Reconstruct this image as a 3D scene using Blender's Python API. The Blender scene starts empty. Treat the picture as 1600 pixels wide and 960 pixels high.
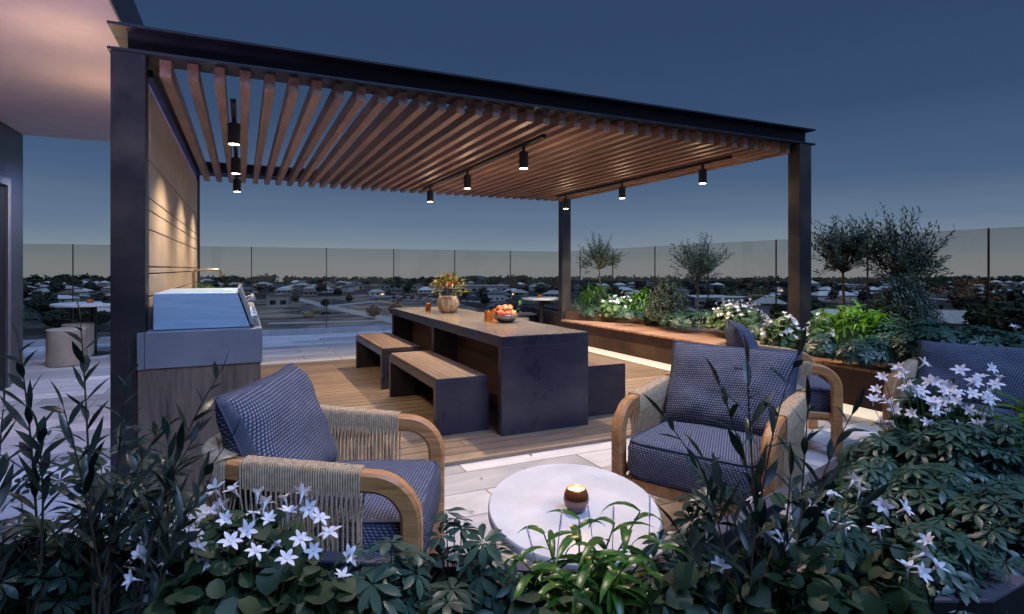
import bpy, bmesh, math, random
from math import sin, cos, pi, radians as R, sqrt, atan, atan2
from mathutils import Vector as V, Matrix
from mathutils.noise import noise as mnoise
rnd = random.Random(7)
scene = bpy.context.scene
col = scene.collection
H, F, HY = 1.25, 893.0, 420.0
TH = atan(422/893); S_, C_ = sin(TH), cos(TH)
def ray(px, t, z=0.0):                 # world point on the sight line px at depth t, height z
    u = (px-800)/F
    return V((t*(u*C_+S_), t*(C_-u*S_), z))
def zat(py, t): return H-(py-HY)*t/F
def gp(px, py, z=0.0): return ray(px, (H-z)/((py-HY)/F), z)

# ------------------------------------------------------------------ materials
def mat(name): 
    m = bpy.data.materials.new(name); m.use_nodes = True
    nt = m.node_tree; b = nt.nodes['Principled BSDF']
    return m, nt, b
def N(nt, t, **k):
    n = nt.nodes.new(t)
    for a, v in k.items():
        if a.startswith('i_'):
            n.inputs[a[2:].replace('_', ' ')].default_value = v
        else: setattr(n, a, v)
    return n
def ramp(nt, stops):
    n = nt.nodes.new('ShaderNodeValToRGB'); e = n.color_ramp.elements
    e[0].position, e[0].color = stops[0][0], (*stops[0][1], 1)
    e[1].position, e[1].color = stops[-1][0], (*stops[-1][1], 1)
    for p, c in stops[1:-1]:
        x = e.new(p); x.color = (*c, 1)
    return n
def coords(nt, scale=(1, 1, 1), rot=(0, 0, 0), kind='Object'):
    tc = N(nt, 'ShaderNodeTexCoord'); mp = N(nt, 'ShaderNodeMapping')
    mp.inputs['Scale'].default_value = scale; mp.inputs['Rotation'].default_value = rot
    nt.links.new(tc.outputs[kind], mp.inputs['Vector']); return mp.outputs['Vector']
def bump(nt, b, src, strength=.3, dist=.01):
    n = N(nt, 'ShaderNodeBump'); n.inputs['Strength'].default_value = strength; n.inputs['Distance'].default_value = dist
    nt.links.new(src, n.inputs['Height']); nt.links.new(n.outputs['Normal'], b.inputs['Normal'])
def noise_mat(name, stops, scale=4, detail=6, rough=.6, metal=0, stretch=(1, 1, 1), bmp=.15, bd=.004, rvar=0, spec=.5, dist=0):
    m, nt, b = mat(name); v = coords(nt, stretch)
    n = N(nt, 'ShaderNodeTexNoise', i_Scale=scale, i_Detail=detail, i_Roughness=.62, i_Distortion=dist)
    nt.links.new(v, n.inputs['Vector']); r = ramp(nt, stops)
    nt.links.new(n.outputs['Fac'], r.inputs['Fac']); nt.links.new(r.outputs['Color'], b.inputs['Base Color'])
    b.inputs['Roughness'].default_value = rough; b.inputs['Metallic'].default_value = metal
    b.inputs['Specular IOR Level'].default_value = spec
    if rvar:
        mr = N(nt, 'ShaderNodeMapRange'); mr.inputs['To Min'].default_value = rough-rvar; mr.inputs['To Max'].default_value = rough+rvar
        mr.inputs['From Min'].default_value = .3; mr.inputs['From Max'].default_value = .7
        nt.links.new(n.outputs['Fac'], mr.inputs['Value']); nt.links.new(mr.outputs['Result'], b.inputs['Roughness'])
    if bmp: bump(nt, b, n.outputs['Fac'], bmp, bd)
    return m
def wood_mat(name, dark, light, axis='Y', scale=1.0, rough=.55, rand=.25, plank=None):
    # grain runs along axis; plank=(axis index across the boards, board width, gap)
    m, nt, b = mat(name)
    st = {'X': (1.2, 14, 14), 'Y': (14, 1.2, 14), 'Z': (14, 14, 1.2)}[axis]
    tc = N(nt, 'ShaderNodeTexCoord'); oi = N(nt, 'ShaderNodeObjectInfo')
    ad = N(nt, 'ShaderNodeVectorMath', operation='ADD'); nt.links.new(tc.outputs['Object'], ad.inputs[0])
    sc = N(nt, 'ShaderNodeVectorMath', operation='SCALE'); sc.inputs[0].default_value = (31, 17, 23)
    nt.links.new(oi.outputs['Random'], sc.inputs['Scale']); nt.links.new(sc.outputs[0], ad.inputs[1])
    src = ad.outputs[0]; pr = None
    if plank:
        ax, w, gap = plank
        sx = N(nt, 'ShaderNodeSeparateXYZ'); nt.links.new(tc.outputs['Object'], sx.inputs[0])
        dv = N(nt, 'ShaderNodeMath', operation='DIVIDE'); nt.links.new(sx.outputs[ax], dv.inputs[0]); dv.inputs[1].default_value = w
        fl = N(nt, 'ShaderNodeMath', operation='FLOOR'); nt.links.new(dv.outputs[0], fl.inputs[0])
        fr = N(nt, 'ShaderNodeMath', operation='FRACT'); nt.links.new(dv.outputs[0], fr.inputs[0])
        wn = N(nt, 'ShaderNodeTexWhiteNoise', noise_dimensions='1D'); nt.links.new(fl.outputs[0], wn.inputs['W'])
        pr = wn.outputs['Value']
        s2 = N(nt, 'ShaderNodeVectorMath', operation='SCALE'); nt.links.new(wn.outputs['Color'], s2.inputs[0]); s2.inputs['Scale'].default_value = 20
        a2 = N(nt, 'ShaderNodeVectorMath', operation='ADD'); nt.links.new(src, a2.inputs[0]); nt.links.new(s2.outputs[0], a2.inputs[1]); src = a2.outputs[0]
        gp_ = N(nt, 'ShaderNodeMath', operation='LESS_THAN'); nt.links.new(fr.outputs[0], gp_.inputs[0]); gp_.inputs[1].default_value = gap/w
    mp = N(nt, 'ShaderNodeMapping'); mp.inputs['Scale'].default_value = [s*scale for s in st]; nt.links.new(src, mp.inputs['Vector'])
    n1 = N(nt, 'ShaderNodeTexNoise', i_Scale=1.6, i_Detail=8, i_Roughness=.6, i_Distortion=.9); nt.links.new(mp.outputs[0], n1.inputs['Vector'])
    n2 = N(nt, 'ShaderNodeTexNoise', i_Scale=9, i_Detail=3, i_Roughness=.7); nt.links.new(mp.outputs[0], n2.inputs['Vector'])
    mx = N(nt, 'ShaderNodeMath', operation='MULTIPLY_ADD'); nt.links.new(n2.outputs['Fac'], mx.inputs[0]); mx.inputs[1].default_value = .45; nt.links.new(n1.outputs['Fac'], mx.inputs[2])
    r = ramp(nt, [(.5, dark), (.72, [(a+c)/2 for a, c in zip(dark, light)]), (.95, light)]); nt.links.new(mx.outputs[0], r.inputs['Fac'])
    hs = N(nt, 'ShaderNodeHueSaturation'); nt.links.new(r.outputs['Color'], hs.inputs['Color'])
    mr = N(nt, 'ShaderNodeMapRange'); mr.inputs['To Min'].default_value = 1-rand; mr.inputs['To Max'].default_value = 1+rand
    nt.links.new(pr if pr else oi.outputs['Random'], mr.inputs['Value']); nt.links.new(mr.outputs['Result'], hs.inputs['Value'])
    out = hs.outputs['Color']
    if plank:
        mm = N(nt, 'ShaderNodeMix', data_type='RGBA'); nt.links.new(gp_.outputs[0], mm.inputs[0]); nt.links.new(out, mm.inputs[6]); mm.inputs[7].default_value = (.008, .007, .006, 1)
        out = mm.outputs[2]
    nt.links.new(out, b.inputs['Base Color']); b.inputs['Roughness'].default_value = rough
    bump(nt, b, mx.outputs[0], .25, .003)
    return m
def leaf_mat(name, c1, c2, rough=.42, scale=9, trans=.25):
    m, nt, b = mat(name); v = coords(nt)
    n = N(nt, 'ShaderNodeTexNoise', i_Scale=scale, i_Detail=3, i_Roughness=.7); nt.links.new(v, n.inputs['Vector'])
    br_ = (min(.6, c2[1]*1.25+.02), c2[1]*1.0, c2[2]*.5) if name.startswith('l_') else c2
    r = ramp(nt, [(.32, c1), (.62, c2), (.70, c2), (.78, br_)]); nt.links.new(n.outputs['Fac'], r.inputs['Fac'])
    nt.links.new(r.outputs['Color'], b.inputs['Base Color']); b.inputs['Roughness'].default_value = rough
    if trans:
        tr = N(nt, 'ShaderNodeBsdfTranslucent'); hs = N(nt, 'ShaderNodeHueSaturation', i_Value=1.6, i_Saturation=1.15, i_Hue=.49)
        nt.links.new(r.outputs['Color'], hs.inputs['Color']); nt.links.new(hs.outputs['Color'], tr.inputs['Color'])
        mx = N(nt, 'ShaderNodeMixShader'); mx.inputs[0].default_value = trans
        nt.links.new(b.outputs[0], mx.inputs[1]); nt.links.new(tr.outputs[0], mx.inputs[2])
        nt.links.new(mx.outputs[0], nt.nodes['Material Output'].inputs['Surface'])
    return m
def plain(name, c, rough=.5, metal=0, emit=None, es=0):
    m, nt, b = mat(name); b.inputs['Base Color'].default_value = (*c, 1); b.inputs['Roughness'].default_value = rough; b.inputs['Metallic'].default_value = metal
    if emit: b.inputs['Emission Color'].default_value = (*emit, 1); b.inputs['Emission Strength'].default_value = es
    return m
M = {}
M['steel'] = noise_mat('steel', [(.3, (.010, .012, .022)), (.5, (.018, .021, .034)), (.7, (.03, .032, .045))], 3.2, 8, .5, .35, bmp=.1, rvar=.12)
M['table_steel'] = noise_mat('table_steel', [(.3, (.032, .033, .052)), (.5, (.05, .049, .07)), (.72, (.09, .082, .095))], 3.2, 10, .34, .45, bmp=.04, rvar=.1, dist=.4)
M['table_top'] = noise_mat('table_top', [(.3, (.19, .15, .12)), (.5, (.23, .185, .15)), (.72, (.27, .22, .18))], 3, 6, .24, .3, bmp=.1, bd=.002, rvar=.05)
M['bronze'] = noise_mat('bronze', [(.3, (.05, .032, .028)), (.5, (.085, .052, .04)), (.72, (.14, .085, .06))], 3, 9, .48, .3, bmp=.12, rvar=.14, dist=.5)
M['slat'] = wood_mat('slat', (.15, .085, .06), (.36, .215, .155), 'Y', 1.0, .5, .22)
M['deck'] = wood_mat('deck', (.14, .085, .05), (.30, .19, .115), 'X', .8, .6, .22)
M['bench_wood'] = wood_mat('bench_wood', (.1, .06, .045), (.24, .15, .11), 'Y', 1, .5, .15, plank=(0, .052, .006))
M['seat_wood'] = wood_mat('seat_wood', (.27, .14, .09), (.52, .30, .2), 'X', 1, .45, .18, plank=(1, .14, .006))
M['oak'] = wood_mat('oak', (.075, .05, .036), (.22, .155, .115), 'Z', .55, .55, .0)
M['teak'] = wood_mat('teak', (.32, .13, .042), (.66, .33, .125), 'Y', 1.2, .45, .12)
M['concrete'] = noise_mat('concrete', [(.3, (.2, .19, .2)), (.55, (.27, .26, .27)), (.75, (.34, .325, .33))], 3, 10, .7, 0, bmp=.15)
M['counter'] = noise_mat('counter', [(.3, (.15, .15, .18)), (.55, (.19, .19, .22)), (.75, (.24, .235, .265))], 3, 10, .62, 0, bmp=.15)
M['pale'] = noise_mat('pale', [(.3, (.6, .57, .55)), (.5, (.68, .65, .63)), (.7, (.78, .75, .73))], 7, 12, .5, 0, bmp=.08)
M['drum'] = noise_mat('drum', [(.3, (.36, .31, .26)), (.55, (.46, .4, .34)), (.75, (.54, .48, .4))], 5, 10, .8, 0, bmp=.2)
M['plaster'] = noise_mat('plaster', [(.3, (.46, .40, .41)), (.7, (.54, .47, .47))], 6, 9, .85, 0, bmp=.12)
M['capm'] = noise_mat('capm', [(.3, (.06, .06, .08)), (.7, (.1, .095, .12))], 5, 6, .5, 0, bmp=.05)
M['fascia'] = plain('fascia', (.05, .06, .08), .6)
M['dwall'] = noise_mat('dwall', [(.3, (.045, .05, .065)), (.7, (.065, .07, .085))], 4, 6, .4, 0, bmp=.05)
M['dark'] = plain('dark', (.006, .006, .008), .7)
M['black'] = plain('black', (.008, .008, .01), .45)
M['steelbrush_blue_lit'] = noise_mat('steelbrush_blue_lit', [(.3, (.34, .48, .64)), (.7, (.48, .62, .78))], 6, 5, .34, .3, stretch=(1, 1, 14), bmp=.06, rvar=.06)  # blue light on the steel is put into its base colour
M['chrome'] = plain('chrome', (.62, .58, .52), .22, 1)
M['alu'] = plain('alu', (.55, .55, .56), .3, .7)
M['lens'] = plain('lens', (.9, .9, .85), .4, 0, (1, .86, .66), 5)
M['soil'] = noise_mat('soil', [(.3, (.006, .005, .004)), (.7, (.02, .016, .012))], 30, 8, .95, 0, bmp=.6, bd=.02)
M['led'] = plain('led', (.9, .85, .75), .5, 0, (1, .86, .68), .75)
M['wallpanel'] = noise_mat('wallpanel', [(.3, (.34, .27, .22)), (.55, (.43, .35, .285)), (.75, (.52, .43, .35))], 2.2, 9, .6, 0, stretch=(1, .7, 2), bmp=.08)
M['petal'] = leaf_mat('petal', (.74, .72, .8), (.86, .82, .87), .5, 20, .2)
M['yellow'] = plain('yellow', (.7, .5, .08), .6)
M['l_willow'] = leaf_mat('l_willow', (.008, .02, .016), (.022, .042, .032), .36, 6, .12)
M['l_umb'] = leaf_mat('l_umb', (.02, .055, .04), (.05, .11, .075), .4, 7, .2)
M['l_umb_shade'] = leaf_mat('l_umb_shade', (.012, .034, .024), (.032, .07, .046), .4, 7, .2)  # darker copy of l_umb, carries the shade of the front planter in its colour
M['l_round'] = leaf_mat('l_round', (.009, .026, .009), (.022, .055, .018), .58, 8, .2)  # greens lowered to put the shade low in the planter into the leaf
M['l_lily'] = leaf_mat('l_lily', (.06, .14, .02), (.15, .29, .045), .36, 10, .3)
M['l_strap'] = leaf_mat('l_strap', (.022, .07, .010), (.07, .19, .022), .33, 10, .28)
M['l_olive'] = leaf_mat('l_olive', (.06, .085, .045), (.12, .16, .09), .42, 12, .2)
M['l_fine'] = leaf_mat('l_fine', (.03, .05, .03), (.07, .1, .06), .45, 10, .2)
M['l_ground'] = leaf_mat('l_ground', (.045, .09, .03), (.11, .19, .06), .5, 12, .2)
M['l_rust'] = leaf_mat('l_rust', (.05, .065, .02), (.17, .16, .05), .5, 14, .2)
M['spike'] = plain('spike', (.42, .42, .62), .7)
M['stem'] = noise_mat('stem', [(.3, (.03, .025, .015)), (.7, (.07, .055, .035))], 20, 4, .8)
M['gstem'] = plain('gstem', (.06, .12, .03), .6)
M['bark'] = noise_mat('bark', [(.3, (.13, .09, .055)), (.7, (.24, .17, .11))], 25, 6, .85, stretch=(1, 1, .3), bmp=.4)
M['ttree'] = leaf_mat('ttree', (.012, .018, .01), (.045, .055, .028), .8, .35, 0)
M['ttree2'] = leaf_mat('ttree2', (.03, .028, .016), (.09, .075, .045), .8, .35, 0)
M['tbark'] = plain('tbark', (.06, .045, .035), .9)

# rope
m, nt, b = mat('rope'); v = coords(nt, (1, 1, 1)); n = N(nt, 'ShaderNodeTexNoise', i_Scale=60, i_Detail=3)
nt.links.new(v, n.inputs['Vector']); r = ramp(nt, [(.3, (.40, .28, .17)), (.7, (.64, .47, .30))]); nt.links.new(n.outputs['Fac'], r.inputs['Fac'])
nt.links.new(r.outputs['Color'], b.inputs['Base Color']); b.inputs['Roughness'].default_value = .85; M['rope'] = m
# woven fabric: light dots in a diagonal basket on dark blue
m, nt, b = mat('weave'); tc = N(nt, 'ShaderNodeTexCoord'); mp = N(nt, 'ShaderNodeMapping'); mp.inputs['Rotation'].default_value = (0, 0, R(38)); mp.inputs['Scale'].default_value = (70, 70, 70)
nt.links.new(tc.outputs['UV'], mp.inputs['Vector'])
nz = N(nt, 'ShaderNodeTexNoise', i_Scale=25, i_Detail=2); nt.links.new(tc.outputs['UV'], nz.inputs['Vector'])
sx = N(nt, 'ShaderNodeSeparateXYZ'); nt.links.new(mp.outputs[0], sx.inputs[0])
def sn(sock, k):
    a = N(nt, 'ShaderNodeMath', operation='MULTIPLY'); nt.links.new(sock, a.inputs[0]); a.inputs[1].default_value = k
    s = N(nt, 'ShaderNodeMath', operation='SINE'); nt.links.new(a.outputs[0], s.inputs[0]); return s.outputs[0]
pm = N(nt, 'ShaderNodeMath', operation='MULTIPLY'); nt.links.new(sn(sx.outputs[0], 4.4), pm.inputs[0]); nt.links.new(sn(sx.outputs[1], 6.28), pm.inputs[1])
am = N(nt, 'ShaderNodeMath', operation='MULTIPLY_ADD'); nt.links.new(nz.outputs['Fac'], am.inputs[0]); am.inputs[1].default_value = .5; nt.links.new(pm.outputs[0], am.inputs[2])
r = ramp(nt, [(.15, (.045, .058, .105)), (.45, (.10, .115, .165)), (.85, (.27, .27, .32))]); nt.links.new(am.outputs[0], r.inputs['Fac'])
nt.links.new(r.outputs['Color'], b.inputs['Base Color']); b.inputs['Roughness'].default_value = .95; b.inputs['Specular IOR Level'].default_value = .15
bump(nt, b, am.outputs[0], .5, .003); M['weave'] = m
M['piping'] = plain('piping', (.06, .07, .12), .9)
# floor of stone planks
m, nt, b = mat('stone_planks'); v = coords(nt)
br = N(nt, 'ShaderNodeTexBrick', i_Scale=1.0, i_Mortar_Size=.0045, i_Brick_Width=1.25, i_Row_Height=.3, i_Bias=0.0); br.offset = .37; br.offset_frequency = 2
br.inputs['Color1'].default_value = (.34, .335, .35, 1); br.inputs['Color2'].default_value = (.74, .71, .70, 1); br.inputs['Mortar'].default_value = (.09, .085, .085, 1)
nt.links.new(v, br.inputs['Vector'])
v2 = coords(nt, (1, 3.5, 1)); n = N(nt, 'ShaderNodeTexNoise', i_Scale=2.5, i_Detail=10, i_Roughness=.65, i_Distortion=.6); nt.links.new(v2, n.inputs['Vector'])
rr = ramp(nt, [(.3, (.72, .72, .75)), (.7, (1.12, 1.1, 1.1))]); nt.links.new(n.outputs['Fac'], rr.inputs['Fac'])
mm = N(nt, 'ShaderNodeMix', data_type='RGBA', blend_type='MULTIPLY'); mm.inputs[0].default_value = 1; nt.links.new(br.outputs['Color'], mm.inputs[6]); nt.links.new(rr.outputs['Color'], mm.inputs[7])
nt.links.new(mm.outputs[2], b.inputs['Base Color']); b.inputs['Roughness'].default_value = .42; bump(nt, b, n.outputs['Fac'], .08, .003); M['floor'] = m
# thin glass
m, nt, b = mat('glass'); nt.nodes.remove(b)
fr = N(nt, 'ShaderNodeFresnel', i_IOR=1.45); ge = N(nt, 'ShaderNodeNewGeometry'); ior = N(nt, 'ShaderNodeMath', operation='MULTIPLY_ADD'); nt.links.new(ge.outputs['Backfacing'], ior.inputs[0]); ior.inputs[1].default_value = -.7604; ior.inputs[2].default_value = 1.45; nt.links.new(ior.outputs[0], fr.inputs['IOR']); tr = N(nt, 'ShaderNodeBsdfTransparent'); tr.inputs[0].default_value = (.84, .825, .80, 1)
gl = N(nt, 'ShaderNodeBsdfGlossy', i_Roughness=.0); gl.inputs[0].default_value = (1, 1, 1, 1); mx = N(nt, 'ShaderNodeMixShader')
nt.links.new(fr.outputs[0], mx.inputs[0]); nt.links.new(tr.outputs[0], mx.inputs[1]); nt.links.new(gl.outputs[0], mx.inputs[2]); nt.links.new(mx.outputs[0], nt.nodes['Material Output'].inputs[0]); M['glass'] = m
m, nt, b = mat('amber'); b.inputs['Base Color'].default_value = (.5, .16, .03, 1); b.inputs['Roughness'].default_value = .15; b.inputs['Transmission Weight'].default_value = .35; M['amber'] = m
m, nt, b = mat('copper_glaze'); tc = N(nt, 'ShaderNodeTexCoord'); sx = N(nt, 'ShaderNodeSeparateXYZ'); nt.links.new(tc.outputs['Object'], sx.inputs[0])
r = ramp(nt, [(.0, (.16, .1, .1)), (.5, (.2, .12, .11)), (.56, (.05, .015, .01)), (.75, (.4, .12, .04)), (1, (.5, .2, .08))]); mr = N(nt, 'ShaderNodeMapRange'); mr.inputs['From Max'].default_value = .09
nt.links.new(sx.outputs[2], mr.inputs['Value']); nt.links.new(mr.outputs[0], r.inputs['Fac']); nt.links.new(r.outputs['Color'], b.inputs['Base Color']); b.inputs['Roughness'].default_value = .18; b.inputs['Metallic'].default_value = .6; M['copper'] = m
M['wax'] = plain('wax', (.9, .75, .5), .5, 0, (1, .7, .35), .9)
M['flame'] = plain('flame', (1, .8, .4), .5, 0, (1, .72, .3), 12)
m = noise_mat('fruit', [(.38, (.5, .05, .03)), (.52, (.7, .17, .08)), (.62, (.82, .52, .22))], 14, 3, .3, 0, bmp=0); M['fruit'] = m
M['pot'] = noise_mat('pot', [(.35, (.3, .2, .13)), (.55, (.55, .42, .3)), (.7, (.7, .6, .48))], 9, 6, .7, 0, stretch=(1.6, 1.6, .5), bmp=.6, bd=.01, dist=1.5)
M['bowl'] = noise_mat('bowl', [(.3, (.2, .2, .2)), (.7, (.45, .44, .42))], 8, 4, .25, .8, bmp=.05)
M['protea'] = leaf_mat('protea', (.4, .08, .05), (.65, .22, .14), .6, 20, .1)
M['turf'] = noise_mat('turf', [(.35, (.01, .02, .008)), (.65, (.04, .07, .02))], 60, 6, .9, 0, bmp=.8, bd=.03)
# town
M['land'] = noise_mat('land', [(.38, (.008, .009, .006)), (.5, (.025, .024, .018)), (.6, (.09, .085, .07)), (.68, (.012, .014, .009))], .035, 10, .95, 0, bmp=0)
M['bare'] = noise_mat('bare', [(.36, (.035, .027, .02)), (.47, (.13, .10, .075)), (.6, (.34, .28, .22))], .045, 12, .95, 0, bmp=0, dist=.6)
M['asphalt'] = noise_mat('asphalt', [(.3, (.42, .37, .32)), (.7, (.58, .52, .46))], .3, 5, .9, 0, bmp=0)
M['roofA'] = noise_mat('roofA', [(.3, (.38, .34, .3)), (.7, (.56, .5, .45))], .5, 4, .6, 0, bmp=0)
M['roofB'] = noise_mat('roofB', [(.3, (.12, .11, .11)), (.7, (.2, .19, .18))], .5, 4, .6, 0, bmp=0)
M['roofC'] = noise_mat('roofC', [(.3, (.16, .085, .06)), (.7, (.25, .14, .1))], .5, 4, .7, 0, bmp=0)
M['roofW'] = noise_mat('roofW', [(.3, (.68, .62, .56)), (.7, (.82, .77, .7))], .5, 4, .6, 0, bmp=0)
M['wallA'] = plain('wallA', (.5, .45, .4), .8); M['wallB'] = plain('wallB', (.3, .25, .22), .8)
M['litwin'] = plain('litwin', (.9, .6, .3), .5, 0, (1, .55, .2), 2.2)
M['win'] = plain('win', (.015, .02, .03), .2)
M['carA'] = plain('carA', (.5, .5, .52), .3, .3); M['carB'] = plain('carB', (.03, .03, .04), .3, .3); M['carC'] = plain('carC', (.25, .04, .03), .3, .3)
M['hill'] = noise_mat('hill', [(.3, (.035, .045, .05)), (.7, (.06, .07, .075))], .01, 6, .95, 0, bmp=0)
M['yellowm'] = plain('yellowm', (.35, .24, .06), .5)

# ------------------------------------------------------------------ mesh builder
class MB:
    def __init__(s): s.v = []; s.f = []; s.uv = {}
    def box(s, x0, x1, y0, y1, z0, z1, mtx=None):
        n = len(s.v); p = [(x0, y0, z0), (x1, y0, z0), (x1, y1, z0), (x0, y1, z0), (x0, y0, z1), (x1, y0, z1), (x1, y1, z1), (x0, y1, z1)]
        if mtx: p = [tuple(mtx @ V(q)) for q in p]
        s.v += p; s.f += [(n, n+3, n+2, n+1), (n+4, n+5, n+6, n+7), (n, n+1, n+5, n+4), (n+1, n+2, n+6, n+5), (n+2, n+3, n+7, n+6), (n+3, n, n+4, n+7)]
        return s
    def prism(s, poly, z0, z1):
        n = len(s.v); k = len(poly)
        a = sum(poly[i][0]*poly[(i+1) % k][1]-poly[(i+1) % k][0]*poly[i][1] for i in range(k))
        if a < 0: poly = poly[::-1]
        s.v += [(x, y, z0) for x, y in poly]+[(x, y, z1) for x, y in poly]
        s.f += [tuple(range(n+k-1, n-1, -1)), tuple(range(n+k, n+2*k))]
        for i in range(k): j = (i+1) % k; s.f.append((n+i, n+j, n+k+j, n+k+i))
        return s
    def profile(s, prof, axis, a0, a1, mtx=None):      # extrude a closed 2-D profile along x (axis 0) or y (axis 1)
        n = len(s.v); k = len(prof)
        for a in (a0, a1):
            for p, q in prof:
                w = (a, p, q) if axis == 0 else (p, a, q)
                s.v.append(tuple(mtx @ V(w)) if mtx else w)
        s.f += [tuple(range(n+k-1, n-1, -1)), tuple(range(n+k, n+2*k))]
        for i in range(k): j = (i+1) % k; s.f.append((n+i, n+j, n+k+j, n+k+i))
        return s
    def tube(s, pts, r, n=6, r2=None, cap=True):
        pts = [V(p) for p in pts]; m = len(pts); b0 = len(s.v)
        up = V((0, 0, 1)); d0 = (pts[1]-pts[0]).normalized()
        if abs(d0.z) > .9: up = V((1, 0, 0))
        side = d0.cross(up).normalized()
        for i, p in enumerate(pts):
            d = (pts[min(i+1, m-1)]-pts[max(i-1, 0)]).normalized()
            side = (side-d*side.dot(d)).normalized(); w = d.cross(side)
            rr = r if r2 is None else r+(r2-r)*i/(m-1)
            for k in range(n):
                a = 2*pi*k/n+pi/n; q = p+side*(cos(a)*rr)+w*(sin(a)*rr); s.v.append(tuple(q))
        for i in range(m-1):
            for k in range(n):
                a = b0+i*n+k; b = b0+i*n+(k+1) % n; s.f.append((a, b, b+n, a+n))
        if cap: s.f += [tuple(b0+k for k in range(n))[::-1], tuple(b0+(m-1)*n+k for k in range(n))]
        return s
    def sweep(s, pts, nrm, w, h):                        # rectangular section; nrm = list of side vectors
        b0 = len(s.v); m = len(pts); ch = min(w, h)*.18
        sec = [(-w/2+ch, -h/2), (w/2-ch, -h/2), (w/2, -h/2+ch), (w/2, h/2-ch), (w/2-ch, h/2), (-w/2+ch, h/2), (-w/2, h/2-ch), (-w/2, -h/2+ch)]
        k = len(sec)
        for i, p in enumerate(pts):
            p = V(p); d = (V(pts[min(i+1, m-1)])-V(pts[max(i-1, 0)])).normalized(); sd = V(nrm[i]); sd = (sd-d*sd.dot(d)).normalized(); u = sd.cross(d)
            for a, b in sec: s.v.append(tuple(p+sd*a+u*b))
        for i in range(m-1):
            for j in range(k):
                a = b0+i*k+j; b = b0+i*k+(j+1) % k; s.f.append((a, b, b+k, a+k))
        s.f += [tuple(b0+j for j in range(k))[::-1], tuple(b0+(m-1)*k+j for j in range(k))]
        return s
    def lathe(s, prof, c=(0, 0, 0), n=32, wob=None, sx=1, sy=1):
        b0 = len(s.v); m = len(prof)
        for r, z in prof:
            for k in range(n):
                a = 2*pi*k/n; q = r*(1+(wob(a, z) if wob else 0)); s.v.append((c[0]+q*cos(a)*sx, c[1]+q*sin(a)*sy, c[2]+z))
        for i in range(m-1):
            for k in range(n):
                a = b0+i*n+k; b = b0+i*n+(k+1) % n; s.f.append((a, b, b+n, a+n))
        if prof[0][0] > 1e-4: s.f.append(tuple(b0+k for k in range(n))[::-1])
        if prof[-1][0] > 1e-4: s.f.append(tuple(b0+(m-1)*n+k for k in range(n)))
        return s
    def leaf(s, p, d, nrm, L, W, bend=.3, seg=3, prof=None, fold=.25):
        p = V(p); d = V(d).normalized(); sd = d.cross(V(nrm))
        if sd.length < 1e-3: sd = d.cross(V((1, 0, .1)))
        sd.normalize(); up = sd.cross(d); prof = prof or (0.12, .9, .75, 0)
        b0 = len(s.v); q = p.copy(); dd = d.copy(); rows = []
        for i in range(seg+1):
            w = prof[i]*W/2
            if i == 0 or w > 1e-5:
                s.v += [tuple(q-sd*w+up*w*fold), tuple(q), tuple(q+sd*w+up*w*fold)]; rows.append((len(s.v)-3, len(s.v)-2, len(s.v)-1))
            else: s.v.append(tuple(q)); rows.append((len(s.v)-1,)*3)
            dd = (dd-up*(bend/seg)).normalized(); up = sd.cross(dd); q = q+dd*(L/seg)
        for i in range(seg):
            a, b = rows[i], rows[i+1]
            if b[0] == b[1]: s.f += [(a[0], a[1], b[1]), (a[1], a[2], b[1])]
            else: s.f += [(a[0], a[1], b[1], b[0]), (a[1], a[2], b[2], b[1])]
        return s
    def build(s, name, m, parent=None, smooth=False, bevel=0, loc=None):
        me = bpy.data.meshes.new(name); me.from_pydata(s.v, [], s.f); me.materials.append(M[m] if isinstance(m, str) else m)
        if s.uv:
            ul = me.uv_layers.new(name='UVMap')
            for lp in me.loops: ul.data[lp.index].uv = s.uv.get(lp.vertex_index, (0, 0))
        me.update(); bm = bmesh.new(); bm.from_mesh(me); 
        if not s.uv and len(s.f) < 20000 and smooth != 'leaf': bmesh.ops.recalc_face_normals(bm, faces=bm.faces)
        bm.to_mesh(me); bm.free()
        if smooth and smooth != 'leaf':
            for p in me.polygons: p.use_smooth = True
            if smooth == 'auto':
                me.set_sharp_from_angle(angle=R(40))
        elif smooth == 'leaf':
            for p in me.polygons: p.use_smooth = True
        o = bpy.data.objects.new(name, me); col.objects.link(o)
        if bevel:
            bv = o.modifiers.new('Bevel', 'BEVEL'); bv.width = bevel; bv.segments = 2; bv.limit_method = 'ANGLE'
        if parent: o.parent = parent
        if loc is not None: o.location = loc
        return o
def empty(name, loc=(0, 0, 0), rz=0):
    o = bpy.data.objects.new(name, None); col.objects.link(o); o.location = loc; o.rotation_euler = (0, 0, rz); o.empty_display_size = .1; return o
def tag(o, label=None, cat=None, group=None, kind=None):
    if label: o['label'] = label
    if cat: o['category'] = cat
    if group: o['group'] = group
    if kind: o['kind'] = kind
    return o
def copy_tree(o, parent=None):
    c = o.copy(); col.objects.link(c)
    if parent: c.parent = parent
    for ch in [x for x in bpy.data.objects if x.parent == o]: copy_tree(ch, c)
    return c
_kids = {}
def struct(o, label): return tag(o, label=label, kind='structure')

# ------------------------------------------------------------------ terrace
ft = MB().prism([(-7, -3), (7.0, -3), (7.0, 11.75), (-7, 11.75)], -.6, -.002).build('terrace_floor', 'floor')
struct(ft, 'pale stone plank paving of the roof terrace')
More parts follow.
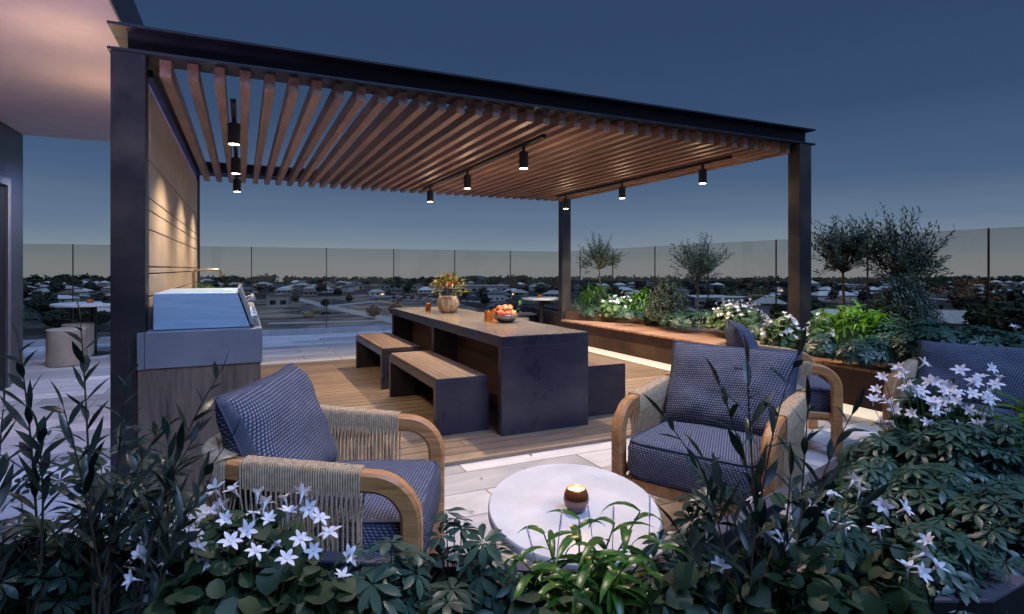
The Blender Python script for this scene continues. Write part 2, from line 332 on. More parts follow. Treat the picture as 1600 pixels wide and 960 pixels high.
# deck boards: individual boards with gaps, one mesh
struct(MB().box(-.30, 4.66, 3.445, 7.95, .001, .004).build('deck_gap_shade', 'dark'), 'dark sheet standing in for shade in the deck board gaps')  # dark sheet added so the gaps between boards read as shaded
dk = MB(); y = 3.44; k = 0; bw = .137
while y < 7.95:
    x0 = -.30; x = x0; cuts = [.9+((k*37) % 23)/10.0]
    xs = [x0]+[c for c in cuts if c < 4.5]+[4.66]
    for a, b in zip(xs[:-1], xs[1:]): dk.box(a+.002, b-.002, y+.004, y+bw-.004, -.01, .022)
    y += bw; k += 1
# per-board tone through the Brick-free plank shader
M['deckp'] = wood_mat('deckp', (.125, .088, .062), (.265, .185, .132), 'X', .8, .52, .22, plank=(1, bw, 0.0))
dk.build('timber_deck', 'deckp', loc=(0, 0, 0)); struct(bpy.data.objects['timber_deck'], 'brown timber deck boards under the pergola')
MB().prism([(-7, 11.5), (6.75, 11.5), (6.75, 11.74), (-7, 11.74)], -.002, .1).build('back_kerb', 'concrete', bevel=.006)
struct(bpy.data.objects['back_kerb'], 'low pale stone kerb under the glass fence')

M['postm'] = noise_mat('postm', [(.3, (.022, .023, .034)), (.5, (.044, .040, .044)), (.72, (.08, .068, .06))], 3, 8, .42, .45, bmp=.1, rvar=.12)
# glass fences
def fence(name, label, pts, zt, z0, seams_dark):
    root = empty(name, (0, 0, 0)); tag(root, label, 'glass fence')
    for i in range(len(pts)-1):
        a, b = V(pts[i]), V(pts[i+1]); d = (b-a).normalized(); nn = V((-d.y, d.x))*.006
        p = [a+d*.008, b-d*.008]
        MB().prism([tuple(p[0]+nn), tuple(p[1]+nn), tuple(p[1]-nn), tuple(p[0]-nn)], z0, zt).build('glass_pane', 'glass', root)
    for i, q in enumerate(pts):
        MB().tube([(q[0], q[1], z0), (q[0], q[1], zt+.004)], .011, 4).build('post', 'seam', root)
    return root
M['seam'] = noise_mat('seam', [(.3, (.05, .045, .04)), (.7, (.1, .085, .07))], 5, 3, .35, .7, bmp=0)
fence('glass_fence', 'long clear glass balustrade along the back edge before the town', [(x, 11.62) for x in [-7, -5.16, -3.84, -2.52, -1.18, .16, 1.49, 2.81, 4.13, 5.45, 6.86]], 1.65, .1, None)
fence('glass_fence', 'clear glass balustrade behind the raised planter on the right side', [(6.9, y) for y in [11.62, 11.0, 9.75, 8.42, 7.09, 5.77, 4.45, 3.2, 1.9, .6, -.7]], 1.66, .1, None)

# ------------------------------------------------------------------ pergola
pg = empty('pergola', (2.13, 5.9, 0)); tag(pg, 'dark steel pergola with rows of brown timber slats overhead', 'pergola')
def P_(mb, name, m, parent=pg, **k):
    o = mb.build(name, m, parent, **k); o.location = -parent.location if parent.parent is None else (0, 0, 0); return o
for x0, y0 in ((-.64, 3.70), (4.74, 3.70), (4.74, 8.10), (-.64, 8.10)):
    P_(MB().box(x0, x0+.16, y0, y0+.13, 0, 2.43), 'post', 'postm', bevel=.003)
def ibeam(y0, y1):
    mb = MB(); mb.box(-.655, 4.955, y0, y1, 2.43, 2.446); mb.box(-.655, 4.955, y0, y1, 2.566, 2.582)
    mb.box(-.575, 4.94, (y0+y1)/2-.006, (y0+y1)/2+.006, 2.444, 2.568); return mb
P_(ibeam(3.695, 3.905), 'beam', 'steel', bevel=.002)
P_(ibeam(8.03, 8.24), 'beam', 'steel', bevel=.002)
sb = MB(); sb.box(-.655, -.445, 3.91, 8.02, 2.43, 2.444); sb.box(-.655, -.445, 3.91, 8.02, 2.566, 2.58); sb.box(-.556, -.544, 3.91, 8.02, 2.444, 2.566)
P_(sb, 'side_beam', 'steel')
for i in range(38):
    x = -.391+.1362*i
    o = MB().box(-.029, .029, -2.14, 2.14, -.0475, .0475).build('slat', 'slat', pg, bevel=.003); o.location = V((x-.0, 5.895, 2.3815))-pg.location
# track lights
def track(X, label, px):
    root = empty('track_light', (X, 5.8, 2.334)); tag(root, label, 'track light', 'black track lights under the pergola slats')
    MB().box(-.017, .017, -1.75, 1.6, -.03, 0).build('track', 'black', root, bevel=.002)
    for Y in (4.42, 5.78, 7.13):
        h = MB().lathe([(.04, 0), (.041, .004), (.041, .14), (.038, .143), (0, .143)], n=24).build('lamp_head', 'black', root, smooth='auto')
        h.location = (0, Y-5.8, 2.115-2.334)
        MB().tube([(0, 0, .14), (0, 0, .19)], .014, 8).build('stem', 'black', h)
        MB().lathe([(.034, 0), (0, 0)], (0, 0, -.001), n=20).build('lens', 'lens', h)
        L = bpy.data.lights.new('spot', 'SPOT'); L.energy = SPOT*(.5 if X < 0 else 1); L.spot_size = R(125); L.spot_blend = .85; L.color = (1, .77, .5); L.shadow_soft_size = .014
        lo = bpy.data.objects.new('spot', L); col.objects.link(lo); lo.location = (X, Y, 2.095)
        if X < 0: continue
        L = bpy.data.lights.new('slat_fill', 'POINT'); L.energy = SLAT_FILL; L.color = (1, .68, .42); L.shadow_soft_size = .04  # added point light to warm the slat undersides, no fitting of its own
        lo = bpy.data.objects.new('slat_fill', L); col.objects.link(lo); lo.location = (X, Y, 2.06)
SPOT, SLAT_FILL = 185, 3.0
track(-.05, 'black track light nearest the feature wall with three hanging spots', 367)
track(2.2, 'black track light over the dining table with three hanging spots', 750)
track(4.23, 'black track light over the built-in bench with three hanging spots', 1000)

# feature wall of panels with grooves
fw = empty('feature_wall', (-.56, 5.8, 0)); tag(fw, 'warm lit panelled wall behind the grill with thin horizontal grooves', 'wall')
zs = [0, .9, 1.09, 1.22, 1.26, 1.475, 1.585, 1.655, 1.87, 2.3]
for a, b in zip(zs[:-1], zs[1:]):
    MB().box(-.07, .08, -1.96, 1.98, a+.004, b-.004).build('panel', 'wallpanel', fw, bevel=.002)
MB().box(-.075, .072, -1.965, 1.985, 0, 2.3).build('core', 'dark', fw)
MB().box(-.02, .1, -1.96, 2.03, 2.345, 2.385).build('top_rail', 'steel', fw)
MB().box(-.078, .088, 1.985, 2.03, 0, 2.34).build('end_trim', 'steel', fw)
MB().box(-.078, .07, -1.96, 1.985, 2.305, 2.325).build('light_strip', plain('bluestrip', (.3, .3, .5), .5, 0, (.25, .3, 1), .35), fw)

# ------------------------------------------------------------------ counter, grill, tap
ct = empty('kitchen_counter', (-.2, 5.0, 0)); tag(ct, 'outdoor kitchen counter with thick grey stone top and oak front', 'counter')
MB().box(-.28+.0, .309, -1.334, 1.6, .7, .9).build('worktop', 'counter', ct, bevel=.004)
MB().box(-.314, -.281, -1.334, -1.303, .7, .9).build('worktop_return', 'counter', ct)
MB().box(-.312, .30, -1.325, 1.6, .02, .699).build('oak_panel', 'oak', ct, bevel=.002)
MB().box(-.27, .27, -1.3, 1.55, 0, .019).build('plinth', 'dark', ct)
gr = empty('grill', (-.2, 4.2, .9)); tag(gr, 'brushed steel built-in barbecue with sloping hood on the stone counter', 'barbecue')
prof = [(-.25, .004), (.245, .004), (.235, .03), (.175, .21), (-.25, .21)]
MB().profile([(x, z) for x, z in prof], 1, -.45, .45).build('hood', 'steelbrush_blue_lit', gr, bevel=.004)
mt = Matrix.Translation((.252, 0, .03)) @ Matrix.Rotation(R(-18.5), 4, 'Y')
MB().box(-.008, .012, -.462, .462, -.015, .215, mt).build('lid', 'alu', gr, bevel=.003)
lid2 = MB(); lid2.tube([mt @ V((.055, -.3, .12)), mt @ V((.055, .3, .12))], .013, 10)
for yy in (-.25, .25): lid2.tube([mt @ V((.01, yy, .12)), mt @ V((.055, yy, .12))], .008, 8)
lid2.build('handle', 'alu', gr, smooth='auto')
for yy in (-.3, -.1, .1, .3): MB().tube([mt @ V((.012, yy, .02)), mt @ V((.04, yy, .02))], .02, 14).build('knob', 'alu', gr)
tp = empty('tap', (-.36, 5.35, .9)); tag(tp, 'slim gold swan-neck tap behind the barbecue', 'tap')
pts = [(0, 0, .0), (0, 0, .31)]+[(.03-.03*cos(a), 0, .31+.03*sin(a)) for a in (R(30), R(60), R(90))]+[(.17, 0, .34)]+[(.17+.03*sin(a), 0, .31+.03*cos(a)) for a in (R(30), R(60), R(90))]+[(.2, 0, .28)]
MB().tube(pts, .011, 10).build('spout', noise_mat('gold', [(.3, (.5, .38, .22)), (.7, (.6, .46, .28))], 5, 2, .25, .9, bmp=0), tp, smooth='auto')
MB().lathe([(.024, 0), (.024, .012), (.014, .02)], n=16).build('base', 'chrome', tp, smooth='auto')

# ------------------------------------------------------------------ dining table and benches
tb = empty('dining_table', (2.09, 5.5, 0)); tag(tb, 'long dark steel dining table with solid end panels under the pergola', 'table')
hw, hl = .375, 1.69
MB().box(-hw, hw, -hl, hl, .748, .752).build('tabletop', 'table_top', tb)
MB().box(-hw, hw, -hl, hl, .67, .7478).build('apron', 'table_steel', tb, bevel=.003)
for yy in (-hl, hl-.06): MB().box(-hw, hw, yy, yy+.06, .022, .6695).build('end_panel', 'table_steel', tb, bevel=.003)
MB().box(-hw+.01, hw-.01, -.03, .03, .022, .669).build('middle_panel', 'table_steel', tb, bevel=.003)
for a, b in ((-hl+.061, -.031), (.031, hl-.061)): MB().box(-.12, .12, a, b, .022, .669).build('core_panel', 'bronze', tb)
bn0 = empty('bench', (0, 0, 0))
def mkbench(root):
    MB().box(-.21, .21, -.735, .735, .36, .4195).build('frame', 'table_steel', root, bevel=.003)
    MB().box(-.195, .195, -.722, .722, .42, .44).build('seat', 'bench_wood', root, bevel=.002)
    for yy in (-.735, .675): MB().box(-.21, .21, yy, yy+.06, .022, .3595).build('leg', 'table_steel', root, bevel=.003)
    MB().box(-.208, .208, -.733, -.7225, .42, .438).build('rim', 'table_steel', root)
mkbench(bn0)
for i, (x, y, lab) in enumerate([(1.49, 4.745, 'dark steel bench with slatted seat, the near one left of the table'), (1.49, 6.53, 'dark steel bench with slatted seat, the far one left of the table'),
                                 (2.76, 4.745, 'dark steel bench peeking out at the right of the table end')]):
    o = bn0 if i == 0 else copy_tree(bn0)
    o.location = (x, y, 0); tag(o, lab, 'bench', 'steel benches beside the dining table')

# table things
def candle(x, y, z, r, h, lab):
    c = empty('candle_holder', (x, y, z)); tag(c, lab, 'candle', 'amber glass candles on the dining table')
    MB().lathe([(r, 0), (r*1.02, h), (r*.93, h), (r*.9, h*.75), (0, h*.74)], n=24).build('glass', 'amber', c, smooth='auto')
    MB().lathe([(r*.85, h*.745), (r*.85, h*.8), (0, h*.8)], n=20).build('wax', 'wax', c)
    MB().lathe([(0, 0), (.004, .006), (0, .02)], (0, 0, h*.82), n=8).build('flame', 'flame', c)
p = gp(669, 486, .752); candle(p.x, p.y, .752, .033, .09, 'amber glass candle left of the potted flowers')
p = gp(763, 502.5, .752); candle(p.x, p.y, .752, .036, .1, 'front amber glass candle beside the fruit bowl')
p = gp(773.5, 499, .752); candle(p.x, p.y, .752, .033, .1, 'amber glass candle half hidden behind the front one by the bowl')
p = gp(795, 505, .752); fb = empty('fruit_bowl', (p.x, p.y+.07, .752)); tag(fb, 'shallow grey metal bowl full of apples on the dining table', 'bowl')
MB().lathe([(.05, 0), (.085, .02), (.115, .055), (.122, .075), (.118, .075), (.11, .055), (.08, .025), (0, .012)], n=36).build('bowl', 'bowl', fb, smooth=True)
fc = V(fb.location)
fr_ = [(-.062, -.03, .082), (0, -.055, .078), (.06, -.03, .08), (-.05, .045, .08), (.03, .05, .08), (-.012, -.012, .13), (.048, .02, .125), (-.055, .01, .125)]
f0 = None
for i, (a, b_, c_) in enumerate(fr_):
    if f0 is None:
        f0 = MB().lathe([(0, -.028), (.014, -.034), (.028, -.024), (.036, 0), (.033, .02), (.02, .033), (.008, .031), (0, .025)], n=20).build('apple', 'fruit', None, smooth=True); o = f0
        st = MB().tube([(0, 0, .024), (.003, 0, .042)], .0018, 5).build('stalk', 'stem', o)
    else: o = copy_tree(f0)
    o.location = fc+V((a, b_, c_)); o.rotation_euler = (rnd.uniform(-.6, .6), rnd.uniform(-.6, .6), rnd.uniform(0, 6)); tag(o, 'red and yellow apple heaped in the grey metal bowl', 'apple', 'apples heaped in the fruit bowl')
sp = empty('leafy_twig', fc+V((.09, .0, .09))); tag(sp, 'small green leafy twig sticking out of the fruit bowl', 'twig')
MB().tube([(0, 0, -.01), (.03, 0, .03), (.05, 0, .08)], .002, 5).build('stalk', 'gstem', sp)
lm = MB(); lm.leaf((.05, 0, .07), (.3, 0, 1), (0, -1, 0), .05, .03, .1); lm.leaf((.03, 0, .03), (1, 0, .3), (0, 0, 1), .05, .022, .4); lm.leaf((.04, 0, .02), (1, 0, -.6), (0, 0, 1), .05, .022, .2)
lm.build('leaves', 'l_lily', sp, smooth='leaf')
p = gp(703, 489, .752); vp = empty('flower_pot', (p.x, p.y+.06, .752)); tag(vp, 'ribbed earthen pot of red proteas and green leaves on the table', 'flower pot')
MB().lathe([(.07, 0), (.1, .03), (.122, .08), (.125, .12), (.112, .165), (.1, .185), (.092, .185), (.1, .16), (0, .15)], n=48, wob=lambda a, z: .03*sin(a*13+z*20)).build('pot', 'pot', vp, smooth=True)
fm = MB(); fr2 = random.Random(3)
for k in range(330):
    a = fr2.uniform(0, 2*pi); e = fr2.uniform(-.25, 1.45); rr = .09+.1*fr2.random()
    q = V((cos(a)*cos(e)*rr*1.15, sin(a)*cos(e)*rr*1.15, .24+sin(e)*rr)); d = V((cos(a)*cos(e), sin(a)*cos(e), sin(e)+.2)).normalized()
    fm.leaf(q, d+V((fr2.uniform(-.4, .4), fr2.uniform(-.4, .4), 0)), (fr2.uniform(-.5, .5), fr2.uniform(-.5, .5), 1), fr2.uniform(.035, .06), .026, .3)
fm.build('foliage', 'l_rust', vp, smooth='leaf')
for (a, b_, c_, r_) in [(-.03, -.13, .3, .036), (.06, -.1, .32, .03), (-.09, -.05, .27, .026), (.0, -.02, .4, .02), (-.12, -.04, .36, .014)]:
    pm_ = MB()
    for k in range(60):
        a2 = k*2.4; e = (k/60)*1.5; d = V((cos(a2)*cos(e), sin(a2)*cos(e)-.3, sin(e))).normalized()
        pm_.leaf(V((a, b_, c_))+d*r_*.4, d, (0, 0, 1), r_*1.1, r_*.4, -.2)
    pm_.build('flower', 'protea', vp, smooth='leaf')

# ------------------------------------------------------------------ bench, planter on the right
bp = [(4.70, 8.02), (4.76, 8.02), (5.99, 5.75), (5.0, 4.03), (4.86, 3.62), (5.2, 3.0), (5.48, 2.25), (5.95, 1.2), (4.70, 1.2)]
bb = empty('built_in_bench', (4.7, 5.5, 0)); tag(bb, 'long built-in bench with reddish timber seat and brown steel front', 'bench')
def rel(poly, r): return [(x-r.location.x, y-r.location.y) for x, y in poly]
MB().prism(rel(bp, bb), .085, .395).build('base', 'bronze', bb)
MB().prism(rel([(4.665, 8.02)]+bp[1:-1]+[(4.665, 1.2)], bb), .396, .422).build('seat', 'seat_wood', bb, bevel=.003)
MB().prism(rel([(4.74, 8.0), (4.78, 8.0), (5.2, 7), (5.2, 3.1), (4.8, 1.2), (4.74, 1.2)], bb), 0, .084).build('plinth', 'concrete', bb)
MB().box(.012, .038, -4.28, 2.5, .0, .084).build('light_strip', 'led', bb)
pl = empty('planter_box', (5.8, 5.5, 0)); tag(pl, 'long zigzag bronze planter full of plants behind the built-in bench', 'planter')
wall = [(4.765, 8.05), (6.0, 5.76), (5.01, 4.03), (4.87, 3.62), (5.21, 3.0), (5.49, 2.25), (5.96, 1.2)]
outer = [(6.8, 1.2), (6.8, 9.9), (5.1, 9.9), (4.765, 8.25)]
MB().prism(rel(wall+outer, pl), 0, .5).build('body', 'bronze', pl)
def offs(path, w):
    out = []
    for i, p in enumerate(path):
        a = V(path[max(i-1, 0)]); b = V(path[min(i+1, len(path)-1)]); d = (b-a).normalized(); out.append((p[0]+d.y*-w, p[1]+d.x*w))
    return out
ww = wall; wi = offs(wall, .03)
rim = MB()
for i in range(len(ww)-1): rim.prism(rel([ww[i], ww[i+1], wi[i+1], wi[i]], pl), .5, .565)
rim.build('rim', 'bronze', pl)
MB().prism(rel([(4.9, 8.1), (6.1, 5.76), (5.15, 4.03), (5.0, 3.62), (5.35, 3.0), (5.6, 2.25), (6.1, 1.2), (6.76, 1.2), (6.76, 9.8), (5.2, 9.8)], pl), .5, .53).build('soil', 'soil', pl)

# ------------------------------------------------------------------ corner things beyond the table
def round_table(x, y, r, lab):
    t = empty('bar_table', (x, y, 0)); tag(t, lab, 'table', 'white round pedestal tables at the terrace corners')
    MB().lathe([(r-.008, .715), (r, .72), (r, .745), (r-.006, .75)], n=48).build('tabletop', 'pale', t, smooth='auto')
    MB().tube([(0, 0, .012), (0, 0, .715)], .045, 16).build('pedestal', 'black', t, smooth='auto')
    MB().lathe([(.22, 0), (.22, .012)], n=32).build('base', 'black', t)
    return t
round_table(-1.96, 10.15, .5, 'white round pedestal table at the far left beside the drum stools')
round_table(4.68, 8.72, .34, 'white round pedestal table behind the far pergola post')
def drum(x, y, r, h, lab):
    o = MB().lathe([(r-.01, 0), (r, .01), (r, h-.012), (r-.012, h), (0, h)], n=40).build('drum_stool', 'drum', None, smooth='auto', loc=(x, y, 0)); tag(o, lab, 'stool', 'concrete drum stools')
drum(-2.06, 9.2, .215, .47, 'sandy concrete drum stool nearest the building wall')
drum(ray(122, 8.15).x, ray(122, 8.15).y, .19, .47, 'sandy concrete drum stool half hidden behind the nearest one')
drum(4.35, 8.95, .19, .4, 'concrete drum stool left of the far pedestal table base')
def cup(x, y, z, m1, lab):
    c = empty('candle_cup', (x, y, z)); tag(c, lab, 'candle')
    MB().lathe([(.04, 0), (.045, .05), (.04, .05), (.038, .03), (0, .03)], n=20).build('cup', m1, c, smooth='auto'); MB().lathe([(.036, .031), (.036, .045), (0, .045)], n=16).build('wax', 'wax', c)
    return c
cup(-1.99, 10.1, .75, 'amber', 'small red glass candle on the far left round table')
cup(4.64, 8.70, .75, 'amber', 'small dark candle on the round table behind the far post')
tr_ = MB().lathe([(.12, 0), (.17, .012), (.175, .03), (.165, .03), (.12, .012), (0, .01)], n=30).build('tray', 'steel', None, smooth='auto', loc=(-1.68, 10.1, .75)); tag(tr_, 'shallow dark dish on the far left round table', 'dish')
b2 = empty('corner_bench', (-3, 9.4, 0)); tag(b2, 'dark steel bench with timber seat beside the building at far left', 'bench')
MB().prism([(-.13, .89), (.66, -.85), (-1.4, -.85), (-1.4, .89)], 0, .34).build('base', 'bronze', b2)
MB().prism([(-.12, .89), (.67, -.86), (-1.4, -.86), (-1.4, .89)], .3405, .36).build('seat', 'seat_wood', b2)
MB().prism([(-.42, .89), (.25, -.6), (-1.4, -.6), (-1.4, .89)], .3605, .5).build('planter', 'bronze', b2)
b3 = empty('corner_planter', (5.2, 10.4, 0)); tag(b3, 'low dark steel planter beyond the far round table', 'planter')
MB().box(-.35, .6, -.3, .7, 0, .5).build('body', 'steel', b3, bevel=.004); MB().box(-.3, .55, -.25, .65, .5, .51).build('soil', 'soil', b3)
b4 = empty('low_bench', (4.6, 9.75, 0)); tag(b4, 'small low bench with timber top left of the far pergola post', 'bench')
MB().box(-.1, .7, -.25, .2, 0, .38).build('base', 'steel', b4, bevel=.004); MB().box(-.12, .72, -.27, .22, .381, .4).build('seat', 'seat_wood', b4)

# ------------------------------------------------------------------ building on the left
bd = empty('building', (-2.25, 4, 0)); tag(bd, 'corner of the apartment building with pink plaster soffit and dark wall', 'building')
MB().box(-4, 0, -8, 4.25, 0, 2.77).build('wall', 'dwall', bd)
MB().box(-4, 1.568, -8, 4.25, 2.771, 3.07).build('soffit', 'plaster', bd)
MB().box(1.5685, 1.58, -8, 4.255, 2.765, 3.09).build('fascia', 'fascia', bd)
df = MB()
yd = 3.75
df.box(.001, .035, yd-.08, yd, 0, 2.12); df.box(.001, .035, -1.2, yd, 2.12, 2.2)
df.build('door_frame', 'counter', bd)
MB().box(.001, .012, -1.2, yd-.081, 0, 2.119).build('door', 'dark', bd)

# ------------------------------------------------------------------ front planter wall
fp = empty('front_planter', (1.0, 1.3, 0)); tag(fp, 'raised planter with dark steel wall wrapping the near edge of the terrace', 'planter')
wl = [(-3.2, 3.815), (1.03, 1.295), (2.11, 1.583), (2.95, 1.80), (3.25, 1.35), (5.5, .75)]
def inward(path, w):
    out = []
    for i in range(len(path)):
        a = V(path[max(i-1, 0)]); p = V(path[i]); b = V(path[min(i+1, len(path)-1)])
        d1 = (p-a).normalized() if i else (b-p).normalized(); d2 = (b-p).normalized() if i < len(path)-1 else d1
        n1 = V((-d1.y, d1.x)); n2 = V((-d2.y, d2.x)); n = (n1+n2).normalized(); k = w/max(.4, n.dot(n1)); out.append((p.x+n.x*k, p.y+n.y*k))
    return out
wo = inward(wl, .055)
wm = MB(); cm = MB()
for i in range(len(wl)-1):
    q = [wl[i], wl[i+1], wo[i+1], wo[i]]; wm.prism(rel(q, fp), 0, .374)
    cm.prism(rel(q, fp), .375, .382)
wm.build('wall', 'steel', fp); cm.build('cap', 'capm', fp)
so = MB().prism(rel([(-3.2, 3.80), (1.03, 1.29), (2.11, 1.57), (2.95, 1.78), (3.25, 1.34), (5.5, .74), (5.5, -2.5), (-3.2, -2.5)], fp), 0, .22).build('soil', 'soil', fp)
lw = empty('low_wall', (1.67, .83, 0)); tag(lw, 'black capped wall end at the bottom right corner', 'wall')
d = V((.27, .03)).normalized()
MB().prism([(-.07, .03), (.065, -.035), (.5, -.012), (3.0, .45), (3.0, .62), (.35, .16)], 0, .395).build('wall', 'black', lw)
MB().prism([(-.07, .03), (.065, -.035), (.5, -.012), (3.0, .45), (3.0, .62), (.35, .16)], .396, .402).build('cap', 'capm', lw)

# ------------------------------------------------------------------ coffee table
tt = empty('coffee_table', (1.083, 1.78, 0)); tt.rotation_euler = (0, 0, -TH); tag(tt, 'pale oval stone coffee table between the lounge chairs', 'coffee table')
MB().lathe([(.97, .365), (1, .372), (1, .393), (.985, .4)], n=72, sx=.305, sy=.425).build('tabletop', 'pale', tt, smooth='auto')
MB().lathe([(.55, 0), (.5, .02), (.45, .365)], n=40, sx=.305, sy=.425).build('pedestal', 'drum', tt, smooth='auto')
p = gp(905, 803, .4); cb = empty('candle_globe', (p.x, p.y+.02, .4)); tag(cb, 'round copper-glazed candle globe lit on the pale coffee table', 'candle')
MB().lathe([(.018, 0), (.032, .01), (.042, .028), (.045, .046), (.042, .064), (.034, .08), (.031, .084), (.029, .08), (.036, .064), (0, .06)], n=40).build('globe', 'copper', cb, smooth=True)
MB().lathe([(.031, .061), (.031, .076), (0, .075)], n=24).build('wax', 'wax', cb)
MB().lathe([(0, 0), (.003, .004), (0, .014)], (0, 0, .078), n=8).build('flame', 'flame', cb)

# ------------------------------------------------------------------ lounge chairs (forward = +y)
def pillow(w, h, t, name, parent, loc, rot, nx=34, ny=26, pinch=.05, boxy=4.0, dent=0):
    mb = MB(); idx = {}
    def pt(i, j, side):
        u = -1+2*i/nx; v = -1+2*j/ny
        e = (1-abs(u)**boxy)**.55*(1-abs(v)**boxy)**.55
        x = w/2*u*(1-pinch*(1-v*v)*.9); y = h/2*v*(1-pinch*(1-u*u)*.9)
        wr = (.004*sin(u*9+v*5)+.006*sin(v*7-u*3)+.010*mnoise(V((u*2.2, v*2.2, side*3.1)))+.006*mnoise(V((u*6, v*5, side))))*e - dent*math.exp(-((u*1.4)**2+(v-1)**2*2))*.0
        return (x, y, side*(t/2*e+wr))
    for side in (1, -1):
        for j in range(ny+1):
            for i in range(nx+1):
                edge = i in (0, nx) or j in (0, ny)
                if side == -1 and edge: idx[(i, j, -1)] = idx[(i, j, 1)]; continue
                idx[(i, j, side)] = len(mb.v); p = pt(i, j, side); mb.uv[len(mb.v)] = (p[0]+side*3+t*.5*(1 if edge else 0)*0, p[1]); mb.v.append(p)
    for side in (1, -1):
        for j in range(ny):
            for i in range(nx):
                q = (idx[(i, j, side)], idx[(i+1, j, side)], idx[(i+1, j+1, side)], idx[(i, j+1, side)]); mb.f.append(q if side == 1 else q[::-1])
    o = mb.build(name, 'weave', parent, smooth='leaf'); o.location = loc; o.rotation_euler = rot
    ed = [(i, 0) for i in range(nx)]+[(nx, j) for j in range(ny)]+[(i, ny) for i in range(nx, 0, -1)]+[(0, j) for j in range(ny, -1, -1)]
    MB().tube([pt(i, j, 1) for i, j in ed], .0042, 6, cap=False).build('piping', 'piping', o, smooth='leaf')
    return o
def rcushion(w, d, h, name, parent, loc):     # boxy seat cushion: rounded box with UVs
    mb = MB(); n = 5; r = .042; rings = []
    K = 56
    def outline(k, ins):
        a = 2*pi*k/K; ex = 12.0
        c, s = cos(a), sin(a); q = (abs(c)**ex+abs(s)**ex)**(-1/ex); return (c*q*(w/2-ins), s*q*(d/2-ins))
    prof = [(r*1.0, 0)]+[(r-r*sin(a), r-r*cos(a)) for a in [R(x) for x in (30, 60, 90)]]+[(0, h-r)]+[(r-r*cos(a), h-r+r*sin(a)) for a in [R(x) for x in (30, 60, 90)]]
    acc = 0
    for gi, (ins, z) in enumerate(prof):
        for k in range(K):
            x, y = outline(k, ins); mb.uv[len(mb.v)] = (2*pi*k/K*.33, z*1.2-.5) if z < h-r*.4 else (x, y); mb.v.append((x, y, z))
    m = len(prof)
    for i in range(m-1):
        for k in range(K): a = i*K+k; b = i*K+(k+1) % K; mb.f.append((a, b, b+K, a+K))
    base = len(mb.v); rr = [1, .85, .6, .3]
    last = (m-1)*K
    for q in rr[1:]:
        for k in range(K):
            x, y = outline(k, r); x *= q; y *= q; z = h+.012*(1-q**2); mb.uv[len(mb.v)] = (x, y); mb.v.append((x, y, z))
        for k in range(K): a = last+k; b = last+(k+1) % K; n0 = len(mb.v)-K; mb.f.append((a, b, n0+(k+1) % K, n0+k))
        last = len(mb.v)-K
    mb.uv[len(mb.v)] = (0, 0); mb.v.append((0, 0, h+.02)); c = len(mb.v)-1
    for k in range(K): mb.f.append((last+k, last+(k+1) % K, c))
    o = mb.build(name, 'weave', parent, smooth='leaf'); o.location = loc
    for zz, ii in ((h-r*.28, r*.28), (r*.28, r*.28)):
        MB().tube([(*outline(k, ii-.003), zz) for k in range(K+1)], .0042, 6, cap=False).build('piping', 'piping', o, smooth='leaf')
    return o
hx, rc, ra = .345, .17, .13
YF, YB, ZT = .33, -.36, .575
def uplan(s):        # point on the U of the arm rail by arc length from the right front; returns (x, y, normal)
    L1 = (YF-ra)-(YB+rc)
    La = rc*pi/2; L2 = 2*(hx-rc)
    if s < L1: return hx, YF-ra-s, (1, 0)
    s -= L1
    if s < La: a = s/rc; return hx-rc+rc*cos(a), YB+rc-rc*sin(a), (cos(a), -sin(a))
    s -= La
    if s < L2: return hx-rc-s, YB, (0, -1)
    s -= L2
    if s < La: a = s/rc; return -(hx-rc)-rc*sin(a), YB+rc-rc*cos(a), (-sin(a), -cos(a))
    s -= La
    return -hx, YB+rc+s, (-1, 0)
L1 = (YF-ra)-(YB+rc); LT = 2*L1+2*rc*pi/2+2*(hx-rc)
